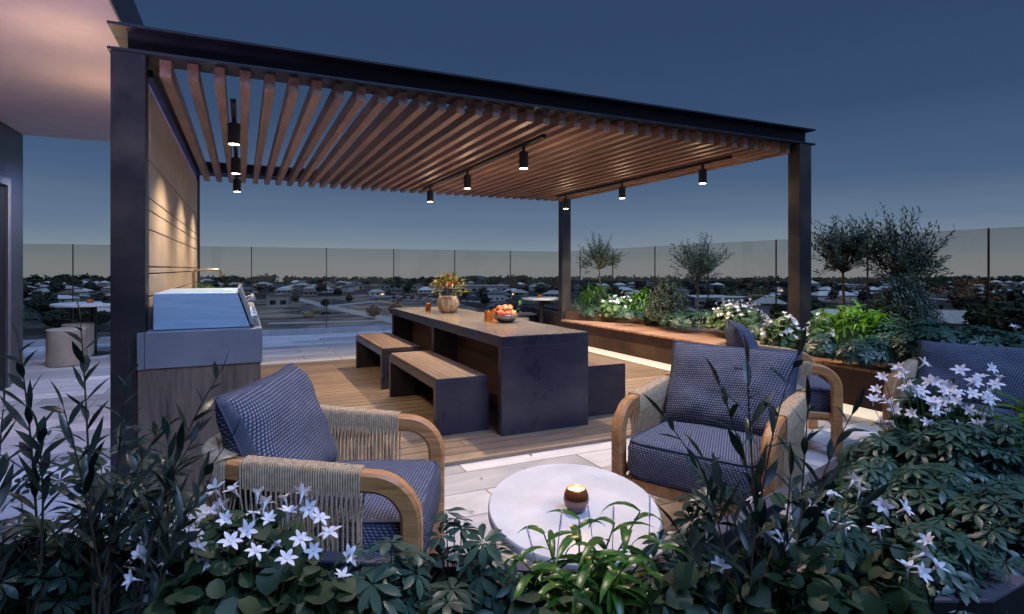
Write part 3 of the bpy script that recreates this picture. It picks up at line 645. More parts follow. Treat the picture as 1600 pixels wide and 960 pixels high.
def lounge(root):
    fr = MB(); pts, nr = [], []
    for q in (0.0, .2, .4, ZT-ra-.01): pts.append((hx, YF+.012*(1-q/ZT)*0, q)); nr.append((1, 0, 0))
    for a in range(0, 91, 10): pts.append((hx, YF-ra+ra*cos(R(a)), ZT-ra+ra*sin(R(a)))); nr.append((1, 0, 0))
    k = 48
    for i in range(1, k):
        s = LT*i/k; x, y, n = uplan(s); rise = .055*min(1, max(0, (YF-ra-y)/.6)); pts.append((x, y, ZT+rise)); nr.append((*n, 0))
    for a in range(90, -1, -10): pts.append((-hx, YF-ra+ra*cos(R(a)), ZT-ra+ra*sin(R(a)))); nr.append((-1, 0, 0))
    for q in (ZT-ra-.01, .4, .2, 0.0): pts.append((-hx, YF, q)); nr.append((-1, 0, 0))
    fr.sweep(pts, nr, .056, .066); fr.build('frame', 'teak', root, smooth='auto')
    for s_ in (1, -1):
        MB().sweep([(s_*(hx-.05), YB+.07, 0), (s_*(hx-.05), YB+.06, .3), (s_*(hx-.052), YB+.045, ZT-.0)], [(1, 0, 0)]*3, .045, .05).build('rear_leg', 'teak', root, smooth='auto')
    lr = MB(); pts, nr = [], []
    for i in range(k+1):
        x, y, n = uplan(LT*i/k); pts.append((x-n[0]*.004, y-n[1]*.004, .265)); nr.append((*n, 0))
    pts = [(hx-.004, YF, .265)]+pts+[(-hx+.004, YF, .265)]; nr = [(1, 0, 0)]+nr+[(-1, 0, 0)]
    lr.sweep(pts, nr, .03, .04); lr.build('lower_rail', 'teak', root, smooth='auto')
    MB().box(-hx+.02, hx-.02, YF-.02, YF+.012, .19, .248).build('front_rail', 'teak', root, bevel=.004)
    MB().box(-hx+.03, hx-.03, YB+.04, YF-.04, .225, .248).build('seat_base', 'teak', root)
    rp = MB(); sp_ = .0078; s = .03; i = 0
    while s < LT-.03:
        gap = abs(s-(L1+.03)) < .022 or abs(s-(LT-L1-.03)) < .022
        if not gap:
            x, y, n = uplan(s); n3 = V((*n, 0)); t3 = V((-n[1], n[0], 0)); rise = .055*min(1, max(0, (YF-ra-y)/.6)); zt = ZT+rise
            c = V((x, y, 0)); o = .0325; pr = .0022*(1 if i % 2 else -1); jit = rnd.uniform(-.0015, .0015); lo_ = c-n3*.0
            sh = .012*(((i*7) % 5)/5-.4)
            if i % 2: tail, head = [c+n3*.02+V((0, 0, .245)), c+n3*.02+V((0, 0, .285)), c+n3*.018+t3*(jit+sh*.5)+V((0, 0, zt-.13))], [c-n3*o+V((0, 0, zt-.05))]
            else: tail, head = [c+n3*o+V((0, 0, zt-.045))], [c-n3*.012+t3*(sh*.8)+V((0, 0, zt-.14)), c-n3*.018+t3*sh+V((0, 0, .285))]
            path = tail+[c+n3*o+t3*jit*.5+V((0, 0, zt-.066))]*(i % 2)+[c+n3*o+V((0, 0, zt+.028)), c+n3*(o-.006)+V((0, 0, zt+.0375)), c-n3*(o-.006)+V((0, 0, zt+.0375)), c-n3*o+V((0, 0, zt+.028))]+([c-n3*o+V((0, 0, zt-.062))] if i % 2 == 0 else [])+head
            rp.tube(path, .0037, 4, cap=False)
        s += sp_; i += 1
    rp.build('rope_weave', 'rope', root, smooth='leaf')
    rcushion(.615, .69, .185, 'seat_cushion', root, (0, .015, .25))
    pillow(.67, .47, .19, 'back_cushion', root, (0, -.205, .622), (R(113), 0, 0))
def place(root, x, y, fx, fy): root.location = (x, y, 0); root.rotation_euler = (0, 0, atan2(-fx, fy))
ch = empty('lounge_chair'); lounge(ch)
chairs = [(ch, .33, 2.23, .91, -.41, 'rope and teak lounge chair at left, seen from its side'),
          (copy_tree(ch), 2.11, 2.13, -.90, -.43, 'rope and teak lounge chair facing the coffee table from the right'),
          (copy_tree(ch), 3.57, 3.0, .75, -.66, 'rope and teak lounge chair behind the right one, seen from its back'),
          (copy_tree(ch), 3.91, 1.89, -.957, -.29, 'rope and teak lounge chair mostly hidden by white flowers at the right')]
for c_ in chairs[3][0].children:
    if c_.name.startswith('back_cushion'): c_.location = (0, -.17, .575); c_.rotation_euler = (R(124), 0, 0)
for o, x, y, fx, fy, lab in chairs: place(o, x, y, fx, fy); tag(o, lab, 'lounge chair', 'teak and rope lounge chairs')


# ================================================================== plants
def rv(g, s=1): return V((g.uniform(-s, s), g.uniform(-s, s), g.uniform(-s, s)))
def sprig(base, tips, label, seed, lm='l_willow', L=.112, W=.021, sp=.032, group='dark willow-leaved shrubs in the front planter'):
    g = random.Random(seed); root = empty('leafy_shrub', base); tag(root, label, 'shrub', group); lv = MB(); sm = MB(); B = V(base)
    for tp_ in tips:
        T = V(tp_)-B; s0 = V((g.uniform(-.05, .05), g.uniform(-.05, .05), 0)); ctl = s0*1.5+V((T.x*.25+g.uniform(-.04, .04), T.y*.25, T.z*.62))
        n = 14; pts = [(s0*(1-q)**2+ctl*2*q*(1-q)+T*q*q) for q in [i/n for i in range(n+1)]]
        sm.tube(pts, .0048, 5, .0014)
        ln = sum((pts[i+1]-pts[i]).length for i in range(n)); s = ln*.22; k = 0
        while s < ln:
            q = s/ln; i = min(n-1, int(q*n)); f = q*n-i; p = pts[i].lerp(pts[i+1], f); d = (pts[i+1]-pts[i]).normalized()
            a = k*2.4+g.uniform(-.5, .5); sd = d.orthogonal().normalized(); rad = (Matrix.Rotation(a, 3, d) @ sd)
            tipf = .62+.5*sin(pi*min(1, q*1.02)); ll = L*g.uniform(.7, 1.15)*tipf*(1 if q < .93 else .75)
            dd = d*g.uniform(.55, 1.1)+rad*g.uniform(.45, .85)+V((0, 0, .1))
            lv.leaf(p, dd, d+rv(g, .3), ll, W*g.uniform(.8, 1.2), g.uniform(-.2, .8), 4, (.12, .8, 1, .62, 0), .18)
            s += sp*g.uniform(.6, 1.3); k += 1
        lv.leaf(pts[-1], (pts[-1]-pts[-2]), (1, 0, 0), L*.8, W*.8, .2, 4, (.1, .8, 1, .6, 0))
    lv.build('foliage', lm, root, smooth='leaf'); sm.build('stem', 'stem', root); return root
def whorl(lv, c, ax, L, g, n=8, W=.021):
    ax = V(ax).normalized(); sd = ax.orthogonal().normalized(); a0 = g.uniform(0, 6)
    for k in range(n):
        a = a0+2*pi*k/n+g.uniform(-.12, .12); r_ = Matrix.Rotation(a, 3, ax) @ sd
        lv.leaf(c+r_*.006, r_+ax*g.uniform(.0, .28), ax, L*g.uniform(.8, 1.1), W*L/.06, g.uniform(.25, .75), 4, (.15, .55, .98, .85, .0), .16)
def dome_pts(g, n, rx, ry, h, lo=.25):
    out = []
    for k in range(n):
        a = g.uniform(0, 2*pi); e = math.asin(g.uniform(.02, 1)); rr = g.uniform(.55, 1.05)**.6
        out.append((V((cos(a)*cos(e)*rx*rr, sin(a)*cos(e)*ry*rr, h*(lo+(1-lo)*sin(e)*rr))), V((cos(a)*cos(e), sin(a)*cos(e), .9*sin(e)+.5))))
    return out
def umbrella(base, rx, ry, h, n, label, seed, L=.062, group='umbrella plants with fingered leaves', lo=.2, m='l_umb'):
    g = random.Random(seed); root = empty('umbrella_plant', base); tag(root, label, 'plant', group); lv = MB(); sm = MB()
    for c, ax in dome_pts(g, n, rx, ry, h, lo):
        whorl(lv, c, ax+rv(g, .25), L*g.uniform(.7, 1.15), g)
        if g.random() < .45:
            b0 = V((c.x*.25, c.y*.25, 0)); mid = (b0+c)/2+V((c.x*.15, c.y*.15, .02)); sm.tube([b0, mid, c], .0035, 4, .0015)
    lv.build('foliage', m, root, smooth='leaf'); sm.build('stem', 'stem', root); return root
_fl = []
def flower_mesh(seed):
    g = random.Random(seed); mb = MB()
    mb.lathe([(.0022, -.035), (.003, -.015), (.0065, 0)], n=7)
    op = g.uniform(.35, 1.35)
    for k in range(6):
        a = 2*pi*k/6+g.uniform(-.12, .12); r_ = V((cos(a), sin(a), 0)); d = r_+V((0, 0, op))
        mb.leaf(r_*.003+V((0, 0, -.003)), d, V((0, 0, 1))-r_*op*.5, .031*g.uniform(.85, 1.1), .0138, g.uniform(.2, 1.1), 4, (.35, .85, 1, .72, 0), .12)
    me_o = mb.build('flower', 'petal', None, smooth='leaf'); me = me_o.data; bpy.data.objects.remove(me_o); return me
_fl = [flower_mesh(i) for i in range(6)]
def flowering(base, rx, ry, h, nl, fl, label, seed, fs=1.0, lr=.027, group='white flowering plants', m='l_round'):
    g = random.Random(seed); root = empty('flowering_plant', base); tag(root, label, 'flowering plant', group); lv = MB(); sm = MB()
    for c, ax in dome_pts(g, nl, rx, ry, h, .1):
        ax = (ax+rv(g, .6)).normalized(); sd = ax.orthogonal().normalized(); r_ = Matrix.Rotation(g.uniform(0, 6), 3, ax) @ sd
        q = lr*g.uniform(.7, 1.25); lv.leaf(c-r_*q, r_, ax, q*2.1, q*2.0, g.uniform(.3, .9), 4, (.35, .95, 1, .7, 0), .14)
    pos = []
    if isinstance(fl, int):
        for c, ax in dome_pts(g, fl, rx*1.05, ry*1.05, h*1.15, .35): pos.append((c+V((0, 0, .02)), ax+rv(g, .5)))
    else:
        for q in fl:
            c = V(q)-V(base); pos.append((c, V((c.x*.8, c.y*.8, .25))+rv(g, .25)+V((0, -.02, .05))))
    for c, ax in pos:
        ax = ax.normalized(); o = bpy.data.objects.new('flower', _fl[g.randrange(6)]); col.objects.link(o); o.parent = root; o.location = c
        o.rotation_euler = V((0, 0, 1)).rotation_difference(ax).to_euler(); o.scale = (fs*g.uniform(.85, 1.12),)*3
        b0 = V((c.x*.5, c.y*.5, h*.3)); e = c-ax*.033*fs; sm.tube([b0, (b0+e)/2+V((0, 0, .02)), e], .0017*fs, 4, .0013*fs)
    lv.build('foliage', m, root, smooth='leaf')
    if sm.v: sm.build('stem', 'gstem', root)
    return root
def strap(base, rx, ry, h, n, label, seed, L=.2, W=.026, m='l_lily', group='strap-leaved lilies', spikes=()):
    g = random.Random(seed); root = empty('strap_lily', base); tag(root, label, 'plant', group); lv = MB()
    for c, ax in dome_pts(g, n, rx*.75, ry*.75, h*.8, .1):
        a = g.uniform(0, 6.3); out = V((ax.x, ax.y, 0))*.8+V((cos(a), sin(a), 0))*.5
        lv.leaf(c-out*L*.2, out+V((0, 0, g.uniform(.5, 1.3))), (0, 0, 1), L*g.uniform(.6, 1.15), W*g.uniform(.7, 1.15), g.uniform(1.0, 2.2), 6, (.4, .85, 1, .95, .75, .4, 0), .3)
    lv.build('foliage', m, root, smooth='leaf')
    for q in spikes:
        q = V(q)-V(base); mb = MB(); d = V((g.uniform(-.3, .5), 0, 1)).normalized()
        mb.tube([q-d*.1, q+d*.045], .0012, 4)
        for k in range(46): 
            t_ = k/46*.06; a = k*2.4; r_ = V((cos(a), sin(a), .5)); mb.leaf(q+d*(t_-.015), r_, (0, 0, 1), .006, .004, .2)
        mb.build('flower_spike', 'spike', root, smooth='leaf')
    return root
def stemmy_lily(base, tips, label, seed):
    g = random.Random(seed); root = empty('strap_lily', base); tag(root, label, 'plant', 'strap-leaved lilies'); lv = MB(); sm = MB(); B = V(base)
    for tp_ in tips:
        T = V(tp_)-B; n = 8; pts = [V((T.x*q, T.y*q, T.z*q))+V((T.x, T.y, 0))*(-.25*sin(pi*q)) for q in [i/n for i in range(n+1)]]; sm.tube(pts, .004, 5, .002)
        for k in range(15):
            q = .3+.7*k/14; i = min(n-1, int(q*n)); p = pts[i].lerp(pts[i+1], q*n-i); a = k*2.4+g.uniform(-.3, .3)
            out = V((cos(a), sin(a), g.uniform(.5, 1.1))); lv.leaf(p, out, (0, 0, 1), g.uniform(.11, .19)*(1 if q < .9 else .75), g.uniform(.018, .028), g.uniform(1.0, 2.1), 6, (.45, .85, 1, .95, .75, .4, 0), .3)
    lv.build('foliage', 'l_strap', root, smooth='leaf'); sm.build('stem', 'gstem', root); return root
def bush(base, rx, ry, h, n, label, seed, L=.045, W=.012, m='l_fine', cat='bush', name='bush', group='leafy bushes in the long planter', lo=.1):
    g = random.Random(seed); root = empty(name, base); tag(root, label, cat, group); lv = MB(); sm = MB()
    for c, ax in dome_pts(g, n//9, rx, ry, h, lo):
        d = (ax+rv(g, .5)).normalized(); b0 = c-d*.12
        if g.random() < .5: sm.tube([V((c.x*.2, c.y*.2, 0)), b0, c], .003, 4, .001)
        for k in range(9):
            p = b0.lerp(c, k/8); a = k*2.4; r_ = Matrix.Rotation(a, 3, d) @ d.orthogonal().normalized()
            lv.leaf(p, d*.7+r_*.8, d, L*g.uniform(.7, 1.2), W*g.uniform(.8, 1.2), .3, 3, (.15, 1, .75, 0), .15)
    lv.build('foliage', m, root, smooth='leaf')
    if sm.v: sm.build('stem', 'stem', root)
    return root
def olive(base, ztop, rc_, label, seed, n=150, m='l_olive'):
    g = random.Random(seed); root = empty('olive_tree', base); tag(root, label, 'tree', 'small olive trees in the long planter'); B = V(base)
    Ht = ztop-B.z; zc = Ht-rc_*.95; tk = MB(); pts = [V((0, 0, 0)), V((.015, .01, zc*.5)), V((-.01, 0, zc-rc_*.5))]; tk.tube(pts, .017, 8, .012)
    lv = MB(); cm_ = V((-.01, 0, zc-rc_*.55))
    cl = []
    for k in range(17):
        a = g.uniform(0, 2*pi); e = math.asin(g.uniform(-.5, 1)); rr = rc_*g.uniform(.45, .95); cl.append(V((cos(a)*cos(e)*rr, sin(a)*cos(e)*rr, zc+sin(e)*rr*.95)))
    for k in range(n):
        T = g.choice(cl)+rv(g, rc_*.4)+V((0, 0, rc_*.1))
        if g.random() < .1: T += V((0, 0, rc_*g.uniform(.2, .5)))
        mid = (cm_+T)/2+V((0, 0, -.04*rc_))
        if k % 2 == 0: tk.tube([cm_, mid, T], .006 if k < 12 else .003, 4, .0012)
        d = (T-mid).normalized()
        for j in range(15):
            p = mid.lerp(T, .25+.75*j/14); a2 = j*2.4+g.uniform(-.4, .4); r_ = Matrix.Rotation(a2, 3, d) @ d.orthogonal().normalized()
            lv.leaf(p, d*.8+r_*.7, d+rv(g, .3), g.uniform(.045, .075), g.uniform(.010, .015), g.uniform(0, .6), 3, (.15, 1, .8, 0), .1)
    tk.build('trunk', 'bark', root, smooth='auto'); lv.build('crown', m, root, smooth='leaf'); return root

def dome_at(px, t, w, top, z0):   # base, radius and height of a dome whose outline is w wide and reaches up to top
    b_ = ray(px, t, z0); return b_, w/2*t/F, max(.12, zat(top, t)-z0)

# front planter, left to right
Z0 = .2
sprig(ray(170, 1.5, Z0), [ray(px, t, zat(py, t)) for px, py, t in ((126, 505, 1.55), (200, 580, 1.5), (100, 640, 1.42), (245, 680, 1.5))], 'tall dark willow-leaved shrub left of the near post', 1, sp=.036)
sprig(ray(20, 1.45, Z0), [ray(px, t, zat(py, t)) for px, py, t in ((30, 545, 1.5), (5, 640, 1.4), (60, 680, 1.45))], 'dark willow-leaved shrub at the left edge of the photo', 2)
sprig(ray(225, 1.42, Z0), [ray(px, t, zat(py, t)) for px, py, t in ((338, 592, 1.5), (300, 690, 1.45), (350, 700, 1.42), (262, 650, 1.5), (310, 780, 1.35))], 'dark willow-leaved shrub leaning right before the oak counter', 3)
sprig(ray(1215, 1.45, Z0), [ray(px, t, zat(py, t)) for px, py, t in ((1040, 655, 1.5), (1125, 605, 1.5), (1168, 570, 1.42), (1245, 560, 1.5), (1262, 640, 1.45), (1100, 720, 1.4), (1330, 650, 1.5))], 'tall dark willow-leaved shrub in front of the right lounge chair', 4, sp=.046)
sprig(ray(1160, 1.35, Z0), [ray(px, t, zat(py, t)) for px, py, t in ((1105, 760, 1.4), (1235, 745, 1.35), (1290, 760, 1.4), (1180, 800, 1.3), (1345, 790, 1.35), (1060, 830, 1.3))], 'lower dark willow-leaved shrub below the right lounge chair', 5)
ul = [(90, 1.75, 190, 665, 42, 'fingered-leaf plant at the lower left behind the dark shrubs'), (200, 1.7, 150, 655, 34, 'fingered-leaf plant against the lit paving left of the near post'),
      (30, 1.55, 170, 790, 26, 'low fingered-leaf plant in the bottom left corner'), (255, 1.6, 120, 700, 24, 'fingered-leaf plant before the oak front of the counter'),
      (600, 1.42, 190, 838, 46, 'blue-green fingered-leaf plant below the left lounge chair'), (712, 1.55, 90, 790, 15, 'airy fingered-leaf plant left of the coffee table'),
      (768, 1.5, 90, 815, 14, 'airy fingered-leaf plant overlapping the coffee table edge'), (690, 1.3, 170, 905, 26, 'low dark fingered-leaf plant at bottom centre'),
      (1050, 1.5, 110, 805, 26, 'fingered-leaf plant between the strap lily and the right chair'), (1105, 1.62, 110, 745, 22, 'fingered-leaf plant before the seat of the right chair'),
      (1290, 1.7, 140, 770, 36, 'fingered-leaf plant beside the dark planter cap')]
for i, (px, t, w, top, n, lab) in enumerate(ul):
    b_, r_, h_ = dome_at(px, t, w, top, Z0); umbrella(b_, r_, r_, h_, int(n*1.25), lab, 20+i, lo=.35 if n < 20 else .15, m='l_umb' if i in (4, 5, 6, 10) else 'l_umb_shade')
ur = [(1400, 2.3, 190, 650, 90, 'farthest left bush of the big fingered-leaf bed at right'), (1500, 2.1, 220, 655, 110, 'fingered-leaf bush directly below the white flowers at right'),
      (1600, 2.05, 200, 655, 90, 'fingered-leaf bush at the right edge of the photo'), (1375, 2.05, 150, 715, 60, 'fingered-leaf bush beside the dark cap of the front planter'),
      (1460, 1.95, 220, 725, 100, 'large fingered-leaf bush in the middle of the right bed'), (1580, 1.75, 230, 755, 90, 'large fingered-leaf bush low at the right edge'),
      (1470, 1.6, 190, 815, 60, 'fingered-leaf bush just above the bottom right wall')]
for i, (px, t, w, top, n, lab) in enumerate(ur):
    b_, r_, h_ = dome_at(px, t, w, top, Z0); umbrella(b_, r_, r_*.8, h_, int(n*1.9), lab, 40+i, L=.054)
f1 = [(403, 770, 1.5), (335, 765, 1.5), (240+10, 800, 1.6), (473, 770, 1.5), (450, 800, 1.48), (500, 808, 1.45), (310, 855, 1.4), (365, 765, 1.55), (352, 812, 1.45), (385, 830, 1.42), (483, 795, 1.5), (420, 812, 1.5), (275, 800, 1.55), (545, 868, 1.4), (535, 900, 1.35), (448, 872, 1.35), (215, 868, 1.45), (300, 820, 1.55), (515, 830, 1.45), (470, 842, 1.4), (396, 800, 1.45), (360, 845, 1.38), (490, 860, 1.42), (445, 778, 1.55), (330, 800, 1.5), (205, 905, 1.4), (285, 850, 1.45), (240, 840, 1.5), (255, 880, 1.42), (320, 880, 1.4), (400, 860, 1.4), (430, 850, 1.45), (345, 790, 1.55), (415, 785, 1.52), (270, 825, 1.5)]
b_, r_, h_ = dome_at(385, 1.5, 290, 800, Z0)
flowering(b_, r_, r_*.75, h_, 260, [ray(px, t, zat(py, t)) for px, py, t in f1], 'white flowering plant in front of the left lounge chair', 60, fs=.88)
f2 = [(1380, 590), (1405, 575), (1445, 568), (1475, 600), (1500, 578), (1440, 610), (1462, 597), (1520, 615), (1532, 588), (1562, 590), (1555, 600), (1370, 610), (1400, 640), (1388, 628), (1435, 615), (1455, 628), (1478, 640), (1515, 640), (1490, 625), (1420, 648), (1450, 660), (1500, 665), (1535, 650), (1548, 640), (1395, 665), (1420, 600), (1530, 665), (1480, 675), (1365, 625), (1550, 575)]
b_, r_, h_ = dome_at(1465, 2.4, 185, 592, Z0)
flowering(b_, r_, r_*.8, h_, 330, [ray(px, 2.16+(i % 5)*.05, zat(py, 2.16+(i % 5)*.05)) for i, (px, py) in enumerate(f2+[(rnd.uniform(1375, 1560), rnd.uniform(585, 665)) for _ in range(26)])], 'dense white flowering plant in front of the far right lounge chair', 61, fs=.98, lr=.035)
f3 = [(1200, 835, 1.4), (1225, 840, 1.4), (1180, 775, 1.5), (1268, 790, 1.5), (1255, 770, 1.55), (1290, 800, 1.5), (1335, 750, 1.6), (1300, 770, 1.55), (1235, 800, 1.45), (1345, 765, 1.55), (1125, 885, 1.35), (1320, 820, 1.5)]
b_, r_, h_ = dome_at(1230, 1.5, 240, 780, Z0)
flowering(b_, r_, r_*.6, h_, 170, [ray(px, t, zat(py, t)) for px, py, t in f3], 'white flowering plant tangled in the dark shrub at right', 62, fs=.9)
f4 = [(1380, 790, 1.55), (1415, 795, 1.5), (1372, 825, 1.5), (1450, 845, 1.45), (1445, 865, 1.45), (1465, 885, 1.42), (1418, 885, 1.45), (1440, 895, 1.4)]
b_, r_, h_ = dome_at(1395, 1.5, 120, 830, Z0)
flowering(b_, r_, r_*.8, h_, 90, [ray(px, t, zat(py, t)) for px, py, t in f4], 'small white flowering plant left of the bottom right wall', 63, fs=.9)
stemmy_lily(ray(905, 1.42, Z0), [ray(px, t, zat(py, t)) for px, py, t in ((850, 835, 1.5), (905, 812, 1.5), (960, 820, 1.48), (1000, 800, 1.5), (930, 860, 1.38), (820, 880, 1.4), (1030, 850, 1.42), (880, 900, 1.35), (980, 880, 1.35))], 'bright green strap lily in front of the coffee table', 70)
b_, r_, h_ = dome_at(910, 1.36, 260, 875, Z0)
strap(b_, r_, r_*.5, h_, 90, 'low tangle of strap leaves under the bright green lily', 71, L=.16, W=.022, m='l_strap', spikes=[ray(px, t, zat(py, t)) for px, py, t in ((875, 825, 1.5), (922, 815, 1.52), (1015, 800, 1.5), (830, 850, 1.48), (958, 818, 1.55))])
b_, r_, h_ = dome_at(1596, 2.3, 100, 590, Z0)
strap(b_, r_, r_, h_, 110, 'bright strap lily at the right edge beside white flowers', 72, L=.2, W=.028)
# dark low growth filling the near side of the planter
dg = [(120, 1.45, 260, 855, 61), (330, 1.35, 260, 880, 62), (500, 1.33, 240, 890, 63), (860, 1.25, 280, 915, 64), (1080, 1.3, 240, 880, 65), (1250, 1.3, 260, 860, 66), (1390, 1.38, 160, 900, 67)]
for i, (px, t, w, top, sd) in enumerate(dg):
    if i == 0: continue
    b_, r_, h_ = dome_at(px, t, w, top, Z0-.0)
    flowering(b_, r_, r_*.6, h_, 110, 0, ['', 'dark round-leaved plant low at the left', 'dark round-leaved plant under the fingered-leaf plant at left', 'dark round-leaved plant at the bottom centre', 'dark round-leaved plant below the strap lily right end', 'dark round-leaved plant under the right willow shrub', 'dark round-leaved plant left of the bottom right wall'][i], 80+i, group='dark round-leaved plants at the bottom')
# turf patch
tm = MB(); g = random.Random(9)
for k in range(5200):
    u = g.uniform(-10, 420); py = g.uniform(903, 965); q = gp(u, py, .222)
    tm.leaf(q, (g.uniform(-.7, .7), g.uniform(-.7, .7), 1), (1, 0, 0), g.uniform(.01, .02), .003, .6, 2, (1, .8, 0))
tag(tm.build('grass', plain('grassb', (.05, .1, .03), .6), None, smooth='leaf'), 'short turf at the bottom left', kind='stuff')

fl_ = MB(); g = random.Random(77)
for k in range(46):
    q = gp(g.uniform(20, 1000), g.uniform(600, 860), .006) if k < 34 else gp(g.uniform(420, 900), g.uniform(590, 720), .026)
    if q.z > .02 and not (-.2 < q.x < 4.5 and 3.5 < q.y < 7.8): continue
    a = g.uniform(0, 6.3); fl_.leaf(q, (cos(a), sin(a), .05), (0, 0, 1), g.uniform(.03, .055), g.uniform(.01, .016), .2, 3)
tag(fl_.build('fallen_leaves', 'l_rust', None, smooth='leaf'), 'a few small dry leaves scattered on the paving', kind='stuff')
# long planter at right
ZP = .5
olive(ray(937, 10.2, ZP), zat(374, 10.2), .36, 'small round olive tree just right of the far post', 100)
olive(ray(1090, 8.4, ZP), zat(368, 8.4), .41, 'olive tree with spreading crown left of the front right post', 101)
olive(ray(1318, 6.2, ZP), zat(345, 6.2), .38, 'olive tree right of the front right post', 102, m='l_fine', n=190)
olive(ray(1408, 5.7, ZP), zat(343, 5.7), .42, 'tallest olive tree, above the dark bush at right', 103, m='l_fine', n=230)
for i, (px, t, w, top, n, lab) in enumerate([(1045, 7.9, 78, 432, 1500, 'dark upright bush in the middle of the long planter'), (1412, 5.4, 105, 430, 2400, 'dark upright bush under the tallest olive tree'),
        (905, 9.6, 44, 472, 500, 'low bush right behind the far post'), (1018, 8.3, 40, 478, 450, 'low fine bush beside the yellow-green lily')]):
    b_, r_, h_ = dome_at(px, t, w, top, ZP); bush(b_, r_, r_, h_, n*3, lab, 110+i)
for i, (px, t, w, top, lab, L, n) in enumerate([(933, 9.7, 70, 440, 'bright lily under the small round olive tree', .28, 190), (1000, 8.9, 62, 450, 'bright yellow-green lily in the middle of the planter', .28, 210),
        (1338, 5.0, 118, 470, 'large bright green lily right of the front post', .26, 260), (1228, 5.9, 40, 487, 'small bright lily just left of the front post', .2, 70), (1280, 5.8, 40, 470, 'lily leaves peeking out right behind the front post', .2, 60)]):
    b_, r_, h_ = dome_at(px, t, w, top, ZP); strap(b_, r_, r_, h_, n, lab, 120+i, L=L, W=.03)
for i, (px, t, w, top, n, nf, lab) in enumerate([(965, 8.9, 60, 464, 130, 26, 'white flowering plant near the far post'), (1150, 6.9, 85, 474, 240, 48, 'white flowering plant at the bend of the planter'),
        (1222, 5.2, 60, 500, 120, 22, 'white flowering plant spilling over beside the front post'), (1282, 5.0, 44, 500, 60, 10, 'white flowering plant right behind the front post'), (1592, 4.4, 40, 515, 60, 7, 'pinkish white flowers at the right edge by the glass')]):
    b_, r_, h_ = dome_at(px, t, w, top, ZP); flowering(b_, r_, r_, h_, int(n*1.6), int(nf*1.5), lab, 130+i, fs=.95, lr=.035, m='l_ground')
for i, (px, t, w, top, n, lab) in enumerate([(1100, 7.4, 90, 484, 70, 'pale fingered ground cover below the second olive tree'), (1190, 6.0, 70, 498, 60, 'fingered ground cover left of the front post'),
        (1285, 4.9, 60, 520, 50, 'fingered ground cover right of the front post'), (1395, 4.7, 90, 505, 90, 'fingered-leaf plant under the dark bush by the rim'), (1455, 4.4, 110, 495, 120, 'fingered-leaf plant before the dark house roofs'),
        (1530, 4.2, 120, 510, 130, 'fingered-leaf plant by the glass at far right'), (1600, 4.0, 100, 520, 90, 'fingered-leaf plant at the far right edge of the planter'), (1350, 4.6, 80, 525, 60, 'low fingered plant under the large bright lily'),
        (1062, 7.5, 60, 490, 50, 'low fingered plant under the dark upright bush'), (985, 8.4, 60, 482, 40, 'low fingered plant at the rim near the far post'), (925, 9.2, 50, 480, 40, 'lowest fingered plant beside the far post')]):
    b_, r_, h_ = dome_at(px, t, w, top, ZP); umbrella(b_, r_, r_, h_, n, lab, 140+i, L=.075, group='fingered-leaf plants in the long planter')
# yellow-leaved pot plant behind the grill, plant in corner planter, plant at far left
b_, r_, h_ = dome_at(314, 6.4, 34, 440, .9); strap((b_.x, b_.y, .9), r_, r_, h_, 60, 'yellow-green plant behind the barbecue at the end of the counter', 160, L=.14, W=.02)
b_ = V((-2.75, 9.6, .5)); umbrella(b_, .3, .3, .28, 60, 'fingered-leaf plant in the planter at far left', 161, L=.07, group='fingered-leaf plants in the corner planters')
b_ = V((5.3, 10.6, .51)); umbrella(b_, .3, .3, .2, 30, 'fingered-leaf plant in the low planter by the far post', 162, L=.07, group='fingered-leaf plants in the corner planters')

# ================================================================== town
ZL = -22.0
def tg(px, py, z=ZL): return gp(px, py, z)
def px_of(p): fw = p[0]*S_+p[1]*C_; return 800+F*(p[0]*C_-p[1]*S_)/fw
g = random.Random(5)
mb = MB(); n = 70; A = 3000
from mathutils import noise as mn
for j in range(n+1):
    for i in range(n+1):
        x = -A+2*A*i/n; y = -600+(A+600)*j/n; d = sqrt(x*x+y*y); z = ZL+1.2*mn.noise(V((x/160, y/160, 0)))*min(1, max(0, (d-500)/300)) - max(0, d-1120)*.14
        mb.v.append((x, y, z))
for j in range(n):
    for i in range(n): a = j*(n+1)+i; mb.f.append((a, a+1, a+n+2, a+n+1))
struct(mb.build('ground', 'land', smooth='leaf'), 'dark suburban land stretching to the horizon')
def patch(name, pts, m, label, z): struct(MB().prism([tuple(tg(*p)[:2]) for p in pts], ZL+z-.3, ZL+z).build(name, m), label)
patch('bare_ground', [(330, 500), (400, 468), (560, 462), (700, 470), (800, 500), (900, 560), (300, 640)], 'bare', 'bare earth of the building site', .35)
def road(pts, w, label, m='asphalt', z=.6):
    q = [tg(*p) for p in pts]; mb = MB()
    for a, b in zip(q[:-1], q[1:]):
        d = (b-a).normalized(); nn = V((-d.y, d.x, 0))*w/2; mb.prism([tuple((a+nn)[:2]), tuple((b+nn)[:2]), tuple((b-nn)[:2]), tuple((a-nn)[:2])], ZL+z-.2, ZL+z)
    struct(mb.build('road', m), label)
road([(462, 468), (520, 482), (600, 500), (640, 510)], 9, 'new road crossing the building site')
road([(500, 482), (590, 472)], 8, 'side road of the building site', z=.65)
road([(420, 508), (520, 506), (600, 503), (640, 487)], 5, 'pale track along the building site', z=.7)
road([(560, 462), (650, 466), (760, 474)], 8, 'street behind the building site', z=.6)
road([(1480, 470), (1330, 455), (1240, 450)], 8, 'street at the right behind the houses', z=.6)
road([(36, 470), (110, 462), (170, 466)], 7, 'street among the houses at left', z=.6)

